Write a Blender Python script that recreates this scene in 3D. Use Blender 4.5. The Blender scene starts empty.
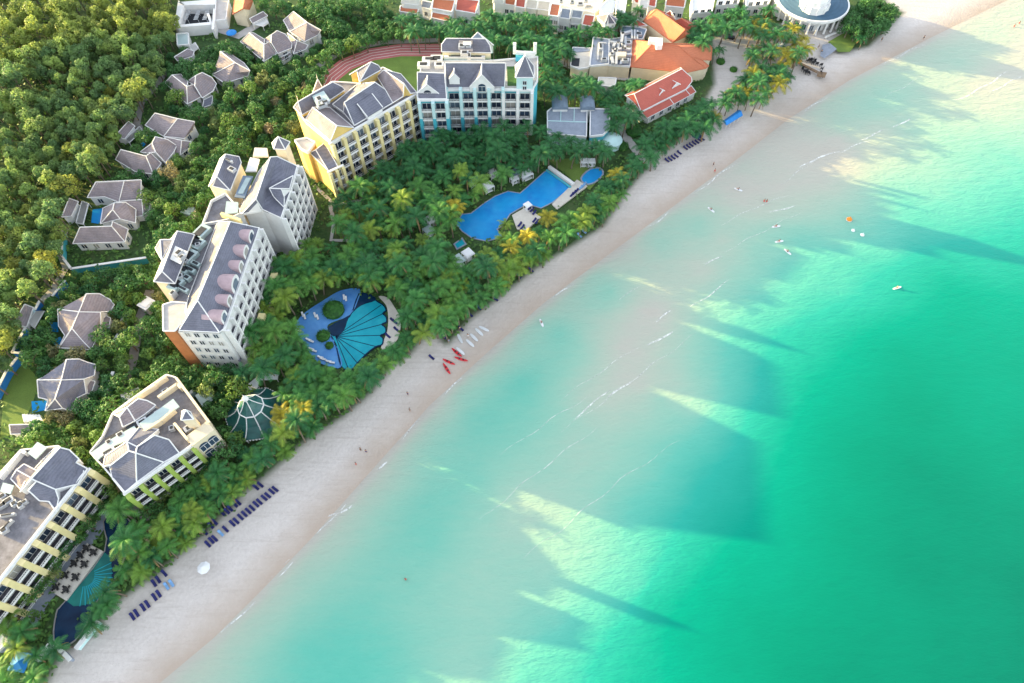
import bpy, bmesh, math, random
import numpy as np
from mathutils import Vector, Matrix
rnd = random.Random(7)
R = math.radians
# ------------------------------------------------------------------ camera
H, FPX, NAD = 165.0, 690.0, 430.0
TILT = math.atan(NAD / FPX)
scene = bpy.context.scene
COL = scene.collection
cam_d = bpy.data.cameras.new('camera')
cam_d.sensor_width = 36.0
cam_d.lens = 36.0 * FPX / 1024.0
cam_d.clip_start, cam_d.clip_end = 1.0, 9000.0
cam = bpy.data.objects.new('camera', cam_d)
cam.location = (0, 0, H)
cam.rotation_euler = (TILT, 0, 0)
COL.objects.link(cam)
scene.camera = cam
# ------------------------------------------------------------------ sky and sun
SUN_EL, SHADOW_AZ = 9.6, -20.8
world = bpy.data.worlds.new('World')
scene.world = world
world.use_nodes = True
wn = world.node_tree
for n in list(wn.nodes): wn.nodes.remove(n)
sky = wn.nodes.new('ShaderNodeTexSky')
sky.sky_type = 'NISHITA'
sky.sun_disc = False
sky.sun_elevation = R(SUN_EL)
sky.sun_rotation = math.atan2(-math.cos(R(SHADOW_AZ)), -math.sin(R(SHADOW_AZ)))
sky.dust_density = 1.2
hs = wn.nodes.new('ShaderNodeHueSaturation')
hs.inputs['Saturation'].default_value = 0.38
bg = wn.nodes.new('ShaderNodeBackground')
bg.inputs['Strength'].default_value = 0.15
wo = wn.nodes.new('ShaderNodeOutputWorld')
wn.links.new(sky.outputs[0], hs.inputs['Color'])
wn.links.new(hs.outputs[0], bg.inputs['Color'])
wn.links.new(bg.outputs[0], wo.inputs['Surface'])
sd = bpy.data.lights.new('sun', 'SUN')
sd.energy = 3.6
sd.angle = R(0.5)
sd.color = (1.0, 0.73, 0.27)
sun = bpy.data.objects.new('sun', sd)
ldir = Vector((math.cos(R(SHADOW_AZ)) * math.cos(R(SUN_EL)), math.sin(R(SHADOW_AZ)) * math.cos(R(SUN_EL)), -math.sin(R(SUN_EL))))
sun.rotation_euler = ldir.to_track_quat('-Z', 'Y').to_euler()
sun.location = (-300, 300, 200)
COL.objects.link(sun)
vs = scene.view_settings
vs.view_transform = 'Standard'
vs.look = 'None'
vs.exposure = 2.45
vs.gamma = 1.0
scene.cycles.max_bounces = 6
scene.cycles.diffuse_bounces = 3
scene.cycles.transparent_max_bounces = 6

# ------------------------------------------------------------------ pixel rays
CT, ST = math.cos(TILT), math.sin(TILT)
def P(px, py, z=0.0):
    """the point of height z that the photograph shows at pixel (px, py)"""
    a, b = (px - 512.0) / FPX, (py - 341.5) / FPX
    # forward = (0, sin t, -cos t), up = (0, cos t, sin t)
    dx, dy, dz = a, ST - b * CT, -CT - b * ST
    s = (H - z) / -dz
    return Vector((s * dx, s * dy, z))
def proj(v):
    z = v[1] * ST - (v[2] - H) * CT
    u = v[1] * CT + (v[2] - H) * ST
    return 512.0 + FPX * v[0] / z, 341.5 - FPX * u / z
def ZF(ox, oy, s):
    return lambda X, Y: (ox + X / s, oy + Y / s)
ID = lambda X, Y: (X, Y)

# ------------------------------------------------------------------ helpers
def tag(o, label=None, cat=None, group=None, kind=None):
    if label: o['label'] = label
    if cat: o['category'] = cat
    if group: o['group'] = group
    if kind: o['kind'] = kind
    return o
def empty(name, loc, label, cat, group=None, rz=0.0):
    o = bpy.data.objects.new(name, None)
    o.location = loc
    o.rotation_euler = (0, 0, rz)
    o.empty_display_size = 0.5
    COL.objects.link(o)
    return tag(o, label, cat, group)
class MB:
    def __init__(s): s.v, s.f, s.m, s.cur = [], [], [], 0
    def face(s, pts):
        i = len(s.v); s.v += [tuple(p) for p in pts]; s.f.append(list(range(i, i + len(pts)))); s.m.append(s.cur)
    def solid(s, top, dz):
        """closed slab: polygon top pushed down by dz"""
        n = len(top); i = len(s.v)
        s.v += [tuple(p) for p in top] + [(p[0], p[1], p[2] - dz) for p in top]
        s.f.append(list(range(i, i + n))); s.f.append(list(range(i + 2 * n - 1, i + n - 1, -1)))
        for k in range(n):
            j = (k + 1) % n
            s.f.append([i + j, i + k, i + n + k, i + n + j])
        s.m += [s.cur] * (n + 2)
    def prism(s, poly, z0, z1):
        s.solid([(p[0], p[1], z1) for p in ccw(poly)], z1 - z0)
    def obox(s, c, ux, hx, hy, hz):
        """box around centre c, ux = horizontal unit x axis"""
        ux = Vector((ux[0], ux[1], 0)).normalized(); uy = Vector((-ux.y, ux.x, 0)); c = Vector(c)
        s.solid([c + ux * (a * hx) + uy * (b * hy) + Vector((0, 0, hz)) for a, b in ((-1, -1), (1, -1), (1, 1), (-1, 1))], 2 * hz)
    def box(s, x0, y0, z0, x1, y1, z1):
        s.solid([(x0, y0, z1), (x1, y0, z1), (x1, y1, z1), (x0, y1, z1)], z1 - z0)
    def tube(s, a, b, r, n=6, r2=None):
        a, b = Vector(a), Vector(b); d = b - a
        if d.length < 1e-6: return
        q = d.to_track_quat('Z', 'Y'); r2 = r if r2 is None else r2
        i = len(s.v)
        for c, rr in ((a, r), (b, r2)):
            for k in range(n):
                t = 2 * math.pi * k / n
                s.v.append(tuple(c + q @ Vector((rr * math.cos(t), rr * math.sin(t), 0))))
        for k in range(n):
            j = (k + 1) % n
            s.f.append([i + k, i + j, i + n + j, i + n + k])
        s.f.append([i + k for k in range(n - 1, -1, -1)]); s.f.append([i + n + k for k in range(n)])
        s.m += [s.cur] * (n + 2)
    def lathe(s, c, prof, n=16):
        """prof: list of (r, z)"""
        c = Vector(c); i = len(s.v)
        for r, z in prof:
            for k in range(n):
                t = 2 * math.pi * k / n
                s.v.append((c.x + r * math.cos(t), c.y + r * math.sin(t), c.z + z))
        for q in range(len(prof) - 1):
            for k in range(n):
                j = (k + 1) % n
                s.f.append([i + q * n + k, i + q * n + j, i + (q + 1) * n + j, i + (q + 1) * n + k]); s.m.append(s.cur)
        s.f.append([i + k for k in range(n - 1, -1, -1)]); s.m.append(s.cur)
        s.f.append([i + (len(prof) - 1) * n + k for k in range(n)]); s.m.append(s.cur)
    def mesh(s, name, mats, off=(0, 0, 0), smooth=False):
        me = bpy.data.meshes.new(name)
        ox, oy, oz = off
        me.from_pydata([(x - ox, y - oy, z - oz) for x, y, z in s.v], [], s.f)
        for m in (mats if isinstance(mats, (list, tuple)) else [mats]): me.materials.append(m)
        me.polygons.foreach_set('material_index', s.m)
        if smooth: me.polygons.foreach_set('use_smooth', [True] * len(s.f))
        me.update()
        return me
    def build(s, name, mats, parent=None, smooth=False):
        off = (0, 0, 0)
        if parent is not None:
            r = parent
            while r.parent is not None: r = r.parent
            off = r.location if r.type == 'EMPTY' else (0, 0, 0)
        o = bpy.data.objects.new(name, s.mesh(name, mats, off, smooth))
        COL.objects.link(o)
        if parent is not None: o.parent = parent
        return o
def ccw(poly):
    a = sum(poly[i - 1][0] * poly[i][1] - poly[i][0] * poly[i - 1][1] for i in range(len(poly)))
    return list(poly) if a > 0 else list(poly)[::-1]
def put(name, me, parent, loc=(0, 0, 0), rz=0.0):
    o = bpy.data.objects.new(name, me)
    o.location = loc; o.rotation_euler = (0, 0, rz)
    COL.objects.link(o)
    o.parent = parent
    return o
def inpoly(x, y, poly):
    c = False; n = len(poly); j = n - 1
    for i in range(n):
        xi, yi, xj, yj = poly[i][0], poly[i][1], poly[j][0], poly[j][1]
        if (yi > y) != (yj > y) and x < (xj - xi) * (y - yi) / (yj - yi) + xi: c = not c
        j = i
    return c
def segd(x, y, a, b):
    dx, dy = b[0] - a[0], b[1] - a[1]
    l = dx * dx + dy * dy
    t = 0 if l == 0 else max(0, min(1, ((x - a[0]) * dx + (y - a[1]) * dy) / l))
    return math.hypot(x - a[0] - t * dx, y - a[1] - t * dy)
def near(x, y, poly, m):
    return inpoly(x, y, poly) or any(segd(x, y, poly[i - 1], poly[i]) < m for i in range(len(poly)))
EXCL = []      # pixel outlines that no crown may cover

# ------------------------------------------------------------------ materials
def nt(name):
    m = bpy.data.materials.new(name); m.use_nodes = True
    t = m.node_tree
    return m, t, t.nodes['Principled BSDF']
def link(t, a, b): t.links.new(a, b)
def node(t, kind, **kw):
    n = t.nodes.new(kind)
    for k, v in kw.items(): setattr(n, k, v)
    return n
def mixc(t, fac, a, b, mode='MIX'):
    n = node(t, 'ShaderNodeMix', data_type='RGBA', blend_type=mode)
    for s, v in ((n.inputs['Factor'], fac), (n.inputs['A'], a), (n.inputs['B'], b)):
        if isinstance(v, (int, float)): s.default_value = v
        elif isinstance(v, tuple): s.default_value = v if len(v) == 4 else (*v, 1)
        else: link(t, v, s)
    return n.outputs['Result']
def noise(t, vec, scale, detail=4, rough=0.55):
    n = node(t, 'ShaderNodeTexNoise')
    n.inputs['Scale'].default_value = scale; n.inputs['Detail'].default_value = detail; n.inputs['Roughness'].default_value = rough
    if vec is not None: link(t, vec, n.inputs['Vector'])
    return n
def ramp(t, fac, stops):
    n = node(t, 'ShaderNodeValToRGB')
    e = n.color_ramp.elements
    while len(e) < len(stops): e.new(0.5)
    for k, (p, c) in enumerate(stops):
        e[k].position = p; e[k].color = (*c, 1) if isinstance(c, tuple) else (c, c, c, 1)
    link(t, fac, n.inputs['Fac'])
    return n.outputs['Color']
def geo_pos(t):
    return node(t, 'ShaderNodeNewGeometry').outputs['Position']
def plain(name, col, rough=0.7, var=0.18, scale=0.6, metal=0.0, spec=0.3, bump=0.0, fine=6.0):
    """weathered paint or masonry: two scales of stain over one colour"""
    m, t, b = nt(name)
    col = tuple(c * 0.85 for c in col)
    pos = geo_pos(t)
    n1 = noise(t, pos, scale); n2 = noise(t, pos, fine, 3)
    d = tuple(c * (1 - var) for c in col); l = tuple(min(1, c * (1 + var * 0.6)) for c in col)
    c1 = ramp(t, n1.outputs['Fac'], [(0.3, d), (0.7, l)])
    c2 = mixc(t, 0.35, c1, ramp(t, n2.outputs['Fac'], [(0.3, d), (0.7, l)]))
    link(t, c2, b.inputs['Base Color'])
    b.inputs['Roughness'].default_value = rough
    b.inputs['Metallic'].default_value = metal
    b.inputs['Specular IOR Level'].default_value = spec
    if bump:
        bp = node(t, 'ShaderNodeBump'); bp.inputs['Strength'].default_value = bump; bp.inputs['Distance'].default_value = 0.1
        link(t, n2.outputs['Fac'], bp.inputs['Height']); link(t, bp.outputs[0], b.inputs['Normal'])
    return m
def tiles(name, col, var=0.38, period=1.1):
    """roof tiles: courses down the slope, blotchy weathering"""
    m, t, b = nt(name)
    col = tuple(c * 0.85 for c in col)
    pos = geo_pos(t)
    sx = node(t, 'ShaderNodeSeparateXYZ'); link(t, pos, sx.inputs[0])
    n1 = noise(t, pos, 0.35, 5, 0.65); n2 = noise(t, pos, 2.5, 4, 0.7)
    w = node(t, 'ShaderNodeTexWave', wave_type='BANDS', bands_direction='Z')
    w.inputs['Scale'].default_value = 1.0 / period; w.inputs['Distortion'].default_value = 1.5; w.inputs['Detail'].default_value = 2
    link(t, pos, w.inputs['Vector'])
    d = tuple(c * (1 - var) for c in col); l = tuple(min(1, c * (1 + var * 0.7)) for c in col)
    c1 = ramp(t, n1.outputs['Fac'], [(0.32, d), (0.68, l)])
    c2 = mixc(t, 0.4, c1, ramp(t, n2.outputs['Fac'], [(0.35, d), (0.65, l)]))
    c3 = mixc(t, 0.22, c2, ramp(t, w.outputs['Fac'], [(0.0, d), (0.6, l)]))
    link(t, c3, b.inputs['Base Color'])
    b.inputs['Roughness'].default_value = 0.75
    b.inputs['Specular IOR Level'].default_value = 0.25
    bp = node(t, 'ShaderNodeBump'); bp.inputs['Strength'].default_value = 0.5; bp.inputs['Distance'].default_value = 0.08
    link(t, w.outputs['Fac'], bp.inputs['Height']); link(t, bp.outputs[0], b.inputs['Normal'])
    return m
def leafmat(name, stops, trans=0.25, scale=0.5):
    """foliage: each tree its own hue, light and dark clumps inside the crown"""
    m, t, b = nt(name)
    oi = node(t, 'ShaderNodeObjectInfo')
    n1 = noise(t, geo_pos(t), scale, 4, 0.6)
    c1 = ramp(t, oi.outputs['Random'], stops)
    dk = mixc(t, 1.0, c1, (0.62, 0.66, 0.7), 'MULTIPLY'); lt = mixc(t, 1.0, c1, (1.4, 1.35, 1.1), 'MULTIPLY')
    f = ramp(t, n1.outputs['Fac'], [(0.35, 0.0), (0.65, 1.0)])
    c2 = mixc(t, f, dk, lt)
    link(t, c2, b.inputs['Base Color'])
    b.inputs['Roughness'].default_value = 0.6; b.inputs['Specular IOR Level'].default_value = 0.25
    tr = node(t, 'ShaderNodeBsdfTranslucent'); link(t, c2, tr.inputs['Color'])
    mx = node(t, 'ShaderNodeMixShader'); mx.inputs[0].default_value = trans
    out = t.nodes['Material Output']
    link(t, b.outputs[0], mx.inputs[1]); link(t, tr.outputs[0], mx.inputs[2]); link(t, mx.outputs[0], out.inputs['Surface'])
    return m
M = {}
M['white'] = plain('white_paint', (0.80, 0.80, 0.80), 0.6, 0.10)
M['trim'] = plain('white_ridge_trim', (0.82, 0.82, 0.82), 0.6, 0.08)
M['cream'] = plain('cream_paint', (0.78, 0.68, 0.50), 0.7, 0.12)
M['yellow'] = plain('yellow_paint', (0.81, 0.70, 0.36), 0.7, 0.12)
M['yellowwall'] = plain('deep_yellow_paint', (0.80, 0.58, 0.20), 0.75, 0.2)
M['green'] = plain('lime_green_paint', (0.34, 0.47, 0.10), 0.7, 0.12)
M['teal'] = plain('teal_paint', (0.07, 0.42, 0.52), 0.6, 0.12)
M['aqua'] = plain('pale_aqua_paint', (0.55, 0.78, 0.80), 0.6, 0.1)
M['bluewall'] = plain('blue_paint', (0.03, 0.22, 0.62), 0.6, 0.15)
M['brown'] = plain('terracotta_paint', (0.42, 0.17, 0.07), 0.8, 0.2)
M['concrete'] = plain('roof_screed', (0.22, 0.215, 0.24), 0.9, 0.5, 0.35, fine=1.6)
M['paving'] = plain('pale_paving', (0.50, 0.48, 0.47), 0.85, 0.18, 0.5, fine=2.0)
M['bluepave'] = plain('blue_grey_paving', (0.30, 0.34, 0.42), 0.85, 0.2, 0.5, fine=2.0)
M['asphalt'] = plain('grey_path', (0.30, 0.29, 0.29), 0.9, 0.2, 0.5, fine=2.0)
M['slate'] = tiles('slate_tiles', (0.17, 0.175, 0.225))
M['purple'] = tiles('purple_grey_tiles', (0.27, 0.235, 0.255))
M['orange'] = tiles('orange_tiles', (0.55, 0.185, 0.10), 0.2)
M['red'] = tiles('red_tiles', (0.50, 0.13, 0.10), 0.18)
M['bluegrey'] = tiles('blue_grey_roof', (0.19, 0.25, 0.33), 0.25)
M['sheet'] = plain('pale_glass_sheet', (0.42, 0.54, 0.55), 0.3, 0.12, spec=0.5)
M['metal'] = plain('galvanised_metal', (0.55, 0.57, 0.60), 0.45, 0.2, metal=0.3)
M['pinkshell'] = plain('pink_barrel_tiles', (0.50, 0.37, 0.40), 0.7, 0.25, fine=3)
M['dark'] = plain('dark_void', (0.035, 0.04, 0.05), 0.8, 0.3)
M['wood'] = plain('timber', (0.24, 0.16, 0.10), 0.8, 0.3)
M['deck'] = plain('pale_deck', (0.66, 0.62, 0.56), 0.8, 0.14, 0.6, fine=2.5)
M['navy'] = plain('navy_cushion', (0.025, 0.03, 0.16), 0.8, 0.25)
M['bluecloth'] = plain('blue_cloth', (0.03, 0.26, 0.72), 0.7, 0.15)
M['whitecloth'] = plain('white_cloth', (0.80, 0.82, 0.85), 0.8, 0.08)
M['redplastic'] = plain('red_plastic', (0.66, 0.02, 0.035), 0.35, 0.12, spec=0.5)
M['skin'] = plain('skin', (0.50, 0.31, 0.22), 0.6, 0.1)
M['black'] = plain('black_paint', (0.02, 0.02, 0.025), 0.4, 0.2, spec=0.5)
M['orangecloth'] = plain('orange_cloth', (0.80, 0.28, 0.04), 0.7, 0.15)
M['track'] = plain('red_running_track', (0.55, 0.18, 0.19), 0.85, 0.15, 0.3, fine=3)
M['trunk'] = plain('bark', (0.20, 0.16, 0.12), 0.9, 0.3, 1.0)
M['hedge'] = plain('clipped_hedge', (0.05, 0.13, 0.035), 0.9, 0.5, 0.8, bump=1.0, fine=3.0)
M['lawn'] = plain('mown_lawn', (0.15, 0.235, 0.05), 0.9, 0.35, 0.15, bump=0.3, fine=3.0)
m, t, b = nt('window_glass')
oi = node(t, 'ShaderNodeObjectInfo'); rc_ = ramp(t, oi.outputs['Random'], [(0.0, (0.02, 0.03, 0.05)), (0.55, (0.035, 0.06, 0.10)), (0.72, (0.10, 0.14, 0.19)), (0.86, (0.30, 0.29, 0.27))]); t.nodes[rc_.node.name].color_ramp.interpolation = 'CONSTANT'; link(t, rc_, b.inputs['Base Color'])
b.inputs['Roughness'].default_value = 0.12
b.inputs['Specular IOR Level'].default_value = 0.6
M['glass'] = m
m, t, b = nt('teal_tent_glass')
n1 = noise(t, geo_pos(t), 0.5)
link(t, ramp(t, n1.outputs['Fac'], [(0.3, (0.008, 0.06, 0.06)), (0.7, (0.015, 0.11, 0.10))]), b.inputs['Base Color'])
b.inputs['Roughness'].default_value = 0.3; M['tentglass'] = m
def poolmat(name, c0, c1, scale=0.25):
    m, t, b = nt(name)
    pos = geo_pos(t)
    n1 = noise(t, pos, scale, 3); n2 = noise(t, pos, 3.0, 3)
    link(t, ramp(t, n1.outputs['Fac'], [(0.3, c0), (0.7, c1)]), b.inputs['Base Color'])
    b.inputs['Roughness'].default_value = 0.12; b.inputs['IOR'].default_value = 1.33; b.inputs['Specular IOR Level'].default_value = 0.2
    bp = node(t, 'ShaderNodeBump'); bp.inputs['Strength'].default_value = 0.12; bp.inputs['Distance'].default_value = 0.1
    link(t, n2.outputs['Fac'], bp.inputs['Height']); link(t, bp.outputs[0], b.inputs['Normal'])
    return m
M['poolblue'] = poolmat('pool_water_blue', (0.015, 0.20, 0.55), (0.02, 0.30, 0.62))
M['poolshallow'] = poolmat('shallow_blue_water', (0.06, 0.20, 0.52), (0.12, 0.32, 0.62))
M['poolteal'] = poolmat('pool_water_teal', (0.01, 0.27, 0.37), (0.02, 0.36, 0.44))
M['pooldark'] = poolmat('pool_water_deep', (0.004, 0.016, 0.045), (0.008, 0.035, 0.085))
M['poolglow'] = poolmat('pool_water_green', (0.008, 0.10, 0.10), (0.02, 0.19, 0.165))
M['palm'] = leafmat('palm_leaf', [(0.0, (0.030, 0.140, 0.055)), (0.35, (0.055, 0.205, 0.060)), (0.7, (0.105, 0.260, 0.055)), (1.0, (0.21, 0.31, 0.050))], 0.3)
M['deadfrond'] = plain('dead_palm_frond', (0.26, 0.17, 0.08), 0.9, 0.3)
M['palmsunlit'] = leafmat('sunlit_palm_leaf', [(0.0, (0.26, 0.26, 0.03)), (0.6, (0.42, 0.36, 0.04)), (1.0, (0.50, 0.38, 0.05))])  # low sunlight on the crowns, painted in as a yellow leaf colour
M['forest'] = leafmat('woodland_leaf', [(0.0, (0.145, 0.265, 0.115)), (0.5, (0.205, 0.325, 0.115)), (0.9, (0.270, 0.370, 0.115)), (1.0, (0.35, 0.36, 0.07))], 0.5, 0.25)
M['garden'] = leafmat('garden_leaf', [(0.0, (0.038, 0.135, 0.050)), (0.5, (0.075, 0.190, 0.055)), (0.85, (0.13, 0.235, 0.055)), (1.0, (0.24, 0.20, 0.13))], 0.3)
M['deepblue'] = tiles('deep_blue_roof', (0.06, 0.125, 0.20), 0.25)
# ------------------------------------------------------------------ terrain, beach and sea
SHORE_PX = [(135, 715), (160, 683), (215, 637), (262, 590), (310, 540), (372, 470), (430, 405), (490, 350), (545, 302), (612, 252), (682, 200), (740, 157), (790, 118), (850, 80), (930, 38), (1024, -8), (1060, -26)]
SHORE = [P(*q) for q in SHORE_PX]
SHORE = [SHORE[0] + (SHORE[0] - SHORE[1]).normalized() * 3000] + SHORE + [SHORE[-1] + (SHORE[-1] - SHORE[-2]).normalized() * 3000]
SA = np.array([(p.x, p.y) for p in SHORE])
def polydist(pts, line):
    """distance to a polyline, with sign: positive on its right-hand side"""
    best = np.full(len(pts), 1e9); sg = np.zeros(len(pts))
    for a, b in zip(line[:-1], line[1:]):
        d = b - a; l = d @ d
        t = np.clip(((pts - a) @ d) / l, 0, 1)
        q = a + t[:, None] * d
        w = pts - q; dist = np.hypot(w[:, 0], w[:, 1])
        cr = d[0] * (pts[:, 1] - a[1]) - d[1] * (pts[:, 0] - a[0])
        k = dist < best - 1e-9
        best[k] = dist[k]; sg[k] = np.where(cr[k] < 0, 1.0, -1.0)
    return best * sg
def smooth(x, a, b):
    t = np.clip((x - a) / (b - a), 0, 1); return t * t * (3 - 2 * t)
LAND = 2.0
# woodland hill: rises gently away from the villas
HILL = np.array([[P(x, y, 2)[0], P(x, y, 2)[1]] for x, y in ((-60, 420), (0, 330), (45, 250), (75, 190), (125, 110), (165, 60), (185, -20), (200, -80))])
def height(pts):
    s = polydist(pts, SA)
    z = np.where(s < 0, np.minimum(LAND, -s * 0.075), np.maximum(-6, -s * 0.08))
    hs_ = -polydist(pts, HILL)
    z = np.where((s < -40), z + np.clip(hs_, 0, 80) * 0.10, z)
    return z
def hz(x, y): return float(height(np.array([[x, y]]))[0])
def PG(px, py):
    z = LAND
    for _ in range(6):
        v = P(px, py, z); z = hz(v.x, v.y)
    return P(px, py, z)
SAND_PX = [(20, 720), (47, 683), (62, 655), (95, 632), (118, 603), (165, 568), (208, 532), (246, 492), (276, 468), (305, 442), (345, 415), (372, 392), (392, 366), (412, 352), (430, 330), (447, 345), (470, 318), (500, 296), (535, 268), (575, 243), (605, 224), (628, 190), (650, 165), (640, 150), (668, 150), (690, 130), (715, 85), (712, 40), (745, 30), (790, 25), (815, 32), (850, 22), (838, 52), (870, 45), (905, 12), (885, 2), (900, -15), (960, -50), (1060, -90)]
def grid(name, xs, ys, zfun):
    X, Y = np.meshgrid(xs, ys); pts = np.stack([X.ravel(), Y.ravel()], 1)
    z = zfun(pts)
    nx, ny = len(xs), len(ys)
    idx = np.arange(nx * ny).reshape(ny, nx)
    f = np.stack([idx[:-1, :-1], idx[:-1, 1:], idx[1:, 1:], idx[1:, :-1]], -1).reshape(-1, 4)
    me = bpy.data.meshes.new(name)
    me.from_pydata(np.column_stack([pts, z]).tolist(), [], f.tolist())
    me.polygons.foreach_set('use_smooth', [True] * len(f))
    return me, pts
def axis(lo, hi, step, far):
    core = np.arange(lo, hi + 1e-6, step)
    out = np.array([60, 150, 350, 800, far])
    return np.concatenate([lo - out[::-1], core, hi + out])
def attr(me, name, val):
    a = me.attributes.new(name, 'FLOAT', 'POINT'); a.data.foreach_set('value', np.asarray(val, dtype=np.float32))
gx, gy = axis(-230, 240, 1.25, 3000), axis(-30, 330, 1.25, 3000)
gme, gpts = grid('ground', gx, gy, height)
s_all = polydist(gpts, SA)
SL = np.array([[P(x, y, 1.5)[0], P(x, y, 1.5)[1]] for x, y in SAND_PX])
SL = np.vstack([SL[0] + (SL[0] - SL[1]) / np.linalg.norm(SL[0] - SL[1]) * 2500, SL, SL[-1] + (SL[-1] - SL[-2]) / np.linalg.norm(SL[-1] - SL[-2]) * 2500])
def inside(pts, poly):
    x, y = pts[:, 0], pts[:, 1]; c = np.zeros(len(pts), bool)
    for (xi, yi), (xj, yj) in zip(poly, np.roll(poly, 1, axis=0)):
        with np.errstate(divide='ignore', invalid='ignore'):
            c ^= ((yi > y) != (yj > y)) & (x < (xj - xi) * (y - yi) / (yj - yi) + xi)
    return c
SANDPOLY_PX = SAND_PX + [(1500, -90), (1500, 900), (20, 900)]
SPOLY = np.vstack([SL, SA[::-1] + np.array([60, -60])])
def sandmask(pts):
    d = np.abs(polydist(pts, SL)); return np.clip(0.5 + np.where(inside(pts, SPOLY), d, -d) / 2.0, 0, 1)
attr(gme, 'sand', sandmask(gpts))
attr(gme, 'shore', -s_all)
m, t, b = nt('ground_soil_and_sand')
pos = geo_pos(t)
a1 = node(t, 'ShaderNodeAttribute', attribute_name='sand'); a2 = node(t, 'ShaderNodeAttribute', attribute_name='shore')
n1 = noise(t, pos, 0.12, 6, 0.65); n2 = noise(t, pos, 1.2, 5, 0.6); n3 = noise(t, pos, 0.05, 4)
soil = mixc(t, 0.5, ramp(t, n1.outputs['Fac'], [(0.3, (0.03, 0.075, 0.03)), (0.5, (0.05, 0.11, 0.035)), (0.72, (0.12, 0.13, 0.06))]), ramp(t, n2.outputs['Fac'], [(0.3, (0.015, 0.035, 0.014)), (0.7, (0.06, 0.10, 0.03))]))
sand = mixc(t, 0.45, ramp(t, n3.outputs['Fac'], [(0.3, (0.50, 0.46, 0.435)), (0.7, (0.61, 0.565, 0.535))]), ramp(t, n2.outputs['Fac'], [(0.25, (0.45, 0.41, 0.385)), (0.7, (0.63, 0.58, 0.55))]))
mps = node(t, 'ShaderNodeMapping'); link(t, pos, mps.inputs['Vector']); mps.inputs['Rotation'].default_value = (0, 0, R(-42)); mps.inputs['Scale'].default_value = (0.06, 1.0, 1.0)
nS = noise(t, mps.outputs[0], 0.9, 5, 0.7); nF = noise(t, pos, 5.0, 3, 0.6)
sandr = mixc(t, ramp(t, nS.outputs['Fac'], [(0.52, 0.0), (0.66, 0.35)]), sand, (0.36, 0.31, 0.28))
sandr = mixc(t, ramp(t, nF.outputs['Fac'], [(0.58, 0.0), (0.70, 0.5)]), sandr, (0.33, 0.285, 0.26))
# wet strip along the waterline
mad = node(t, 'ShaderNodeMath', operation='MULTIPLY_ADD'); link(t, n1.outputs['Fac'], mad.inputs[0]); mad.inputs[1].default_value = -7.0; link(t, a2.outputs['Fac'], mad.inputs[2])
wet = ramp(t, mad.outputs[0], [(0.0, 1.0), (1.0, 0.0)])
mr = node(t, 'ShaderNodeMapRange'); link(t, mad.outputs[0], mr.inputs['Value'])
mr.inputs['From Min'].default_value = -3.2; mr.inputs['From Max'].default_value = 5.5; mr.inputs['To Min'].default_value = 1.0; mr.inputs['To Max'].default_value = 0.0
sand2 = mixc(t, mr.outputs[0], sandr, (0.40, 0.33, 0.275))
link(t, mixc(t, a1.outputs['Fac'], soil, sand2), b.inputs['Base Color'])
b.inputs['Roughness'].default_value = 0.85; b.inputs['Specular IOR Level'].default_value = 0.2
bp = node(t, 'ShaderNodeBump'); bp.inputs['Strength'].default_value = 0.6; bp.inputs['Distance'].default_value = 0.3
link(t, n2.outputs['Fac'], bp.inputs['Height']); link(t, bp.outputs[0], b.inputs['Normal'])
gme.materials.append(m)
ground = bpy.data.objects.new('ground', gme); COL.objects.link(ground); tag(ground, 'green soil and pale sand beach sloping to the water', kind='structure')

# sea: the depth of the bottom read off the water's colour
D = [(958,61,.19),(1000,40,.12),(1022,48,.05),(1020,80,.06),(978,87,.05),(1000,105,.10),(984,130,.20),(1012,158,.33),(920,153,.22),(940,100,.08),(887,88,.19),(839,126,.20),(870,105,.20),(838,141,.06),(887,133,.11),(887,195,.36),(800,152,.06),(930,62,.17),(860,88,.13),(700,222,.20),(660,245,.22),(610,292,.30),(560,332,.35),(520,380,.38),(470,420,.34),(432,450,.28),(382,512,.22),(340,560,.21),(292,620,.24),(215,662,.12),(250,625,.15),(300,580,.16),(340,540,.17),(390,485,.17),(270,668,.30),(330,625,.33),(375,565,.30),(430,500,.33),(300,655,.34),(320,683,.37),(380,640,.34),(430,540,.36),
(1020,225,.52),(1020,300,.72),(1020,400,.90),(1020,520,1.05),(1020,680,1.15),(780,192,.05),(745,200,.04),(722,240,.08),(650,310,.05),(622,345,.04),(598,400,.13),(556,450,.21),(520,500,.15),(560,530,.20),(600,560,.31),(640,585,.45),(480,560,.25),(472,600,.27),(440,660,.27),(470,683,.28),
(660,400,.26),(640,388,.08),(672,396,.16),(700,410,.27),(690,360,.24),(705,420,.40),(640,470,.32),(700,480,.58),(560,620,.34),(530,670,.42),(760,440,.66),(740,540,.76),(800,330,.58),(840,290,.50),(800,240,.34),(860,200,.26),(880,240,.42),(930,200,.36),(850,170,.10),(650,600,.70),(600,683,.62),(700,660,.85),(800,600,.96),(860,450,.92),(900,350,.88),(950,280,.74),(900,560,1.06),(720,300,.26),(750,280,.30),(770,370,.60),(900,670,1.05),(660,310,.05),(700,270,.07),(480,480,.32)]
dp = [P(x, y) for x, y, _ in D]
dv = [d for *_, d in D]
dp += [P(*q) for q in SHORE_PX[1:-1]]; dv += [0.07] * (len(SHORE_PX) - 2)
A = np.array([(p.x, p.y) for p in dp]); V = np.array(dv)
n_ = len(A)
K = np.hypot(A[:, None, 0] - A[None, :, 0], A[:, None, 1] - A[None, :, 1]) + np.eye(n_) * -1.5
Q = np.column_stack([np.ones(n_), A])
sol = np.linalg.solve(np.block([[K, Q], [Q.T, np.zeros((3, 3))]]), np.concatenate([V, np.zeros(3)]))
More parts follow.
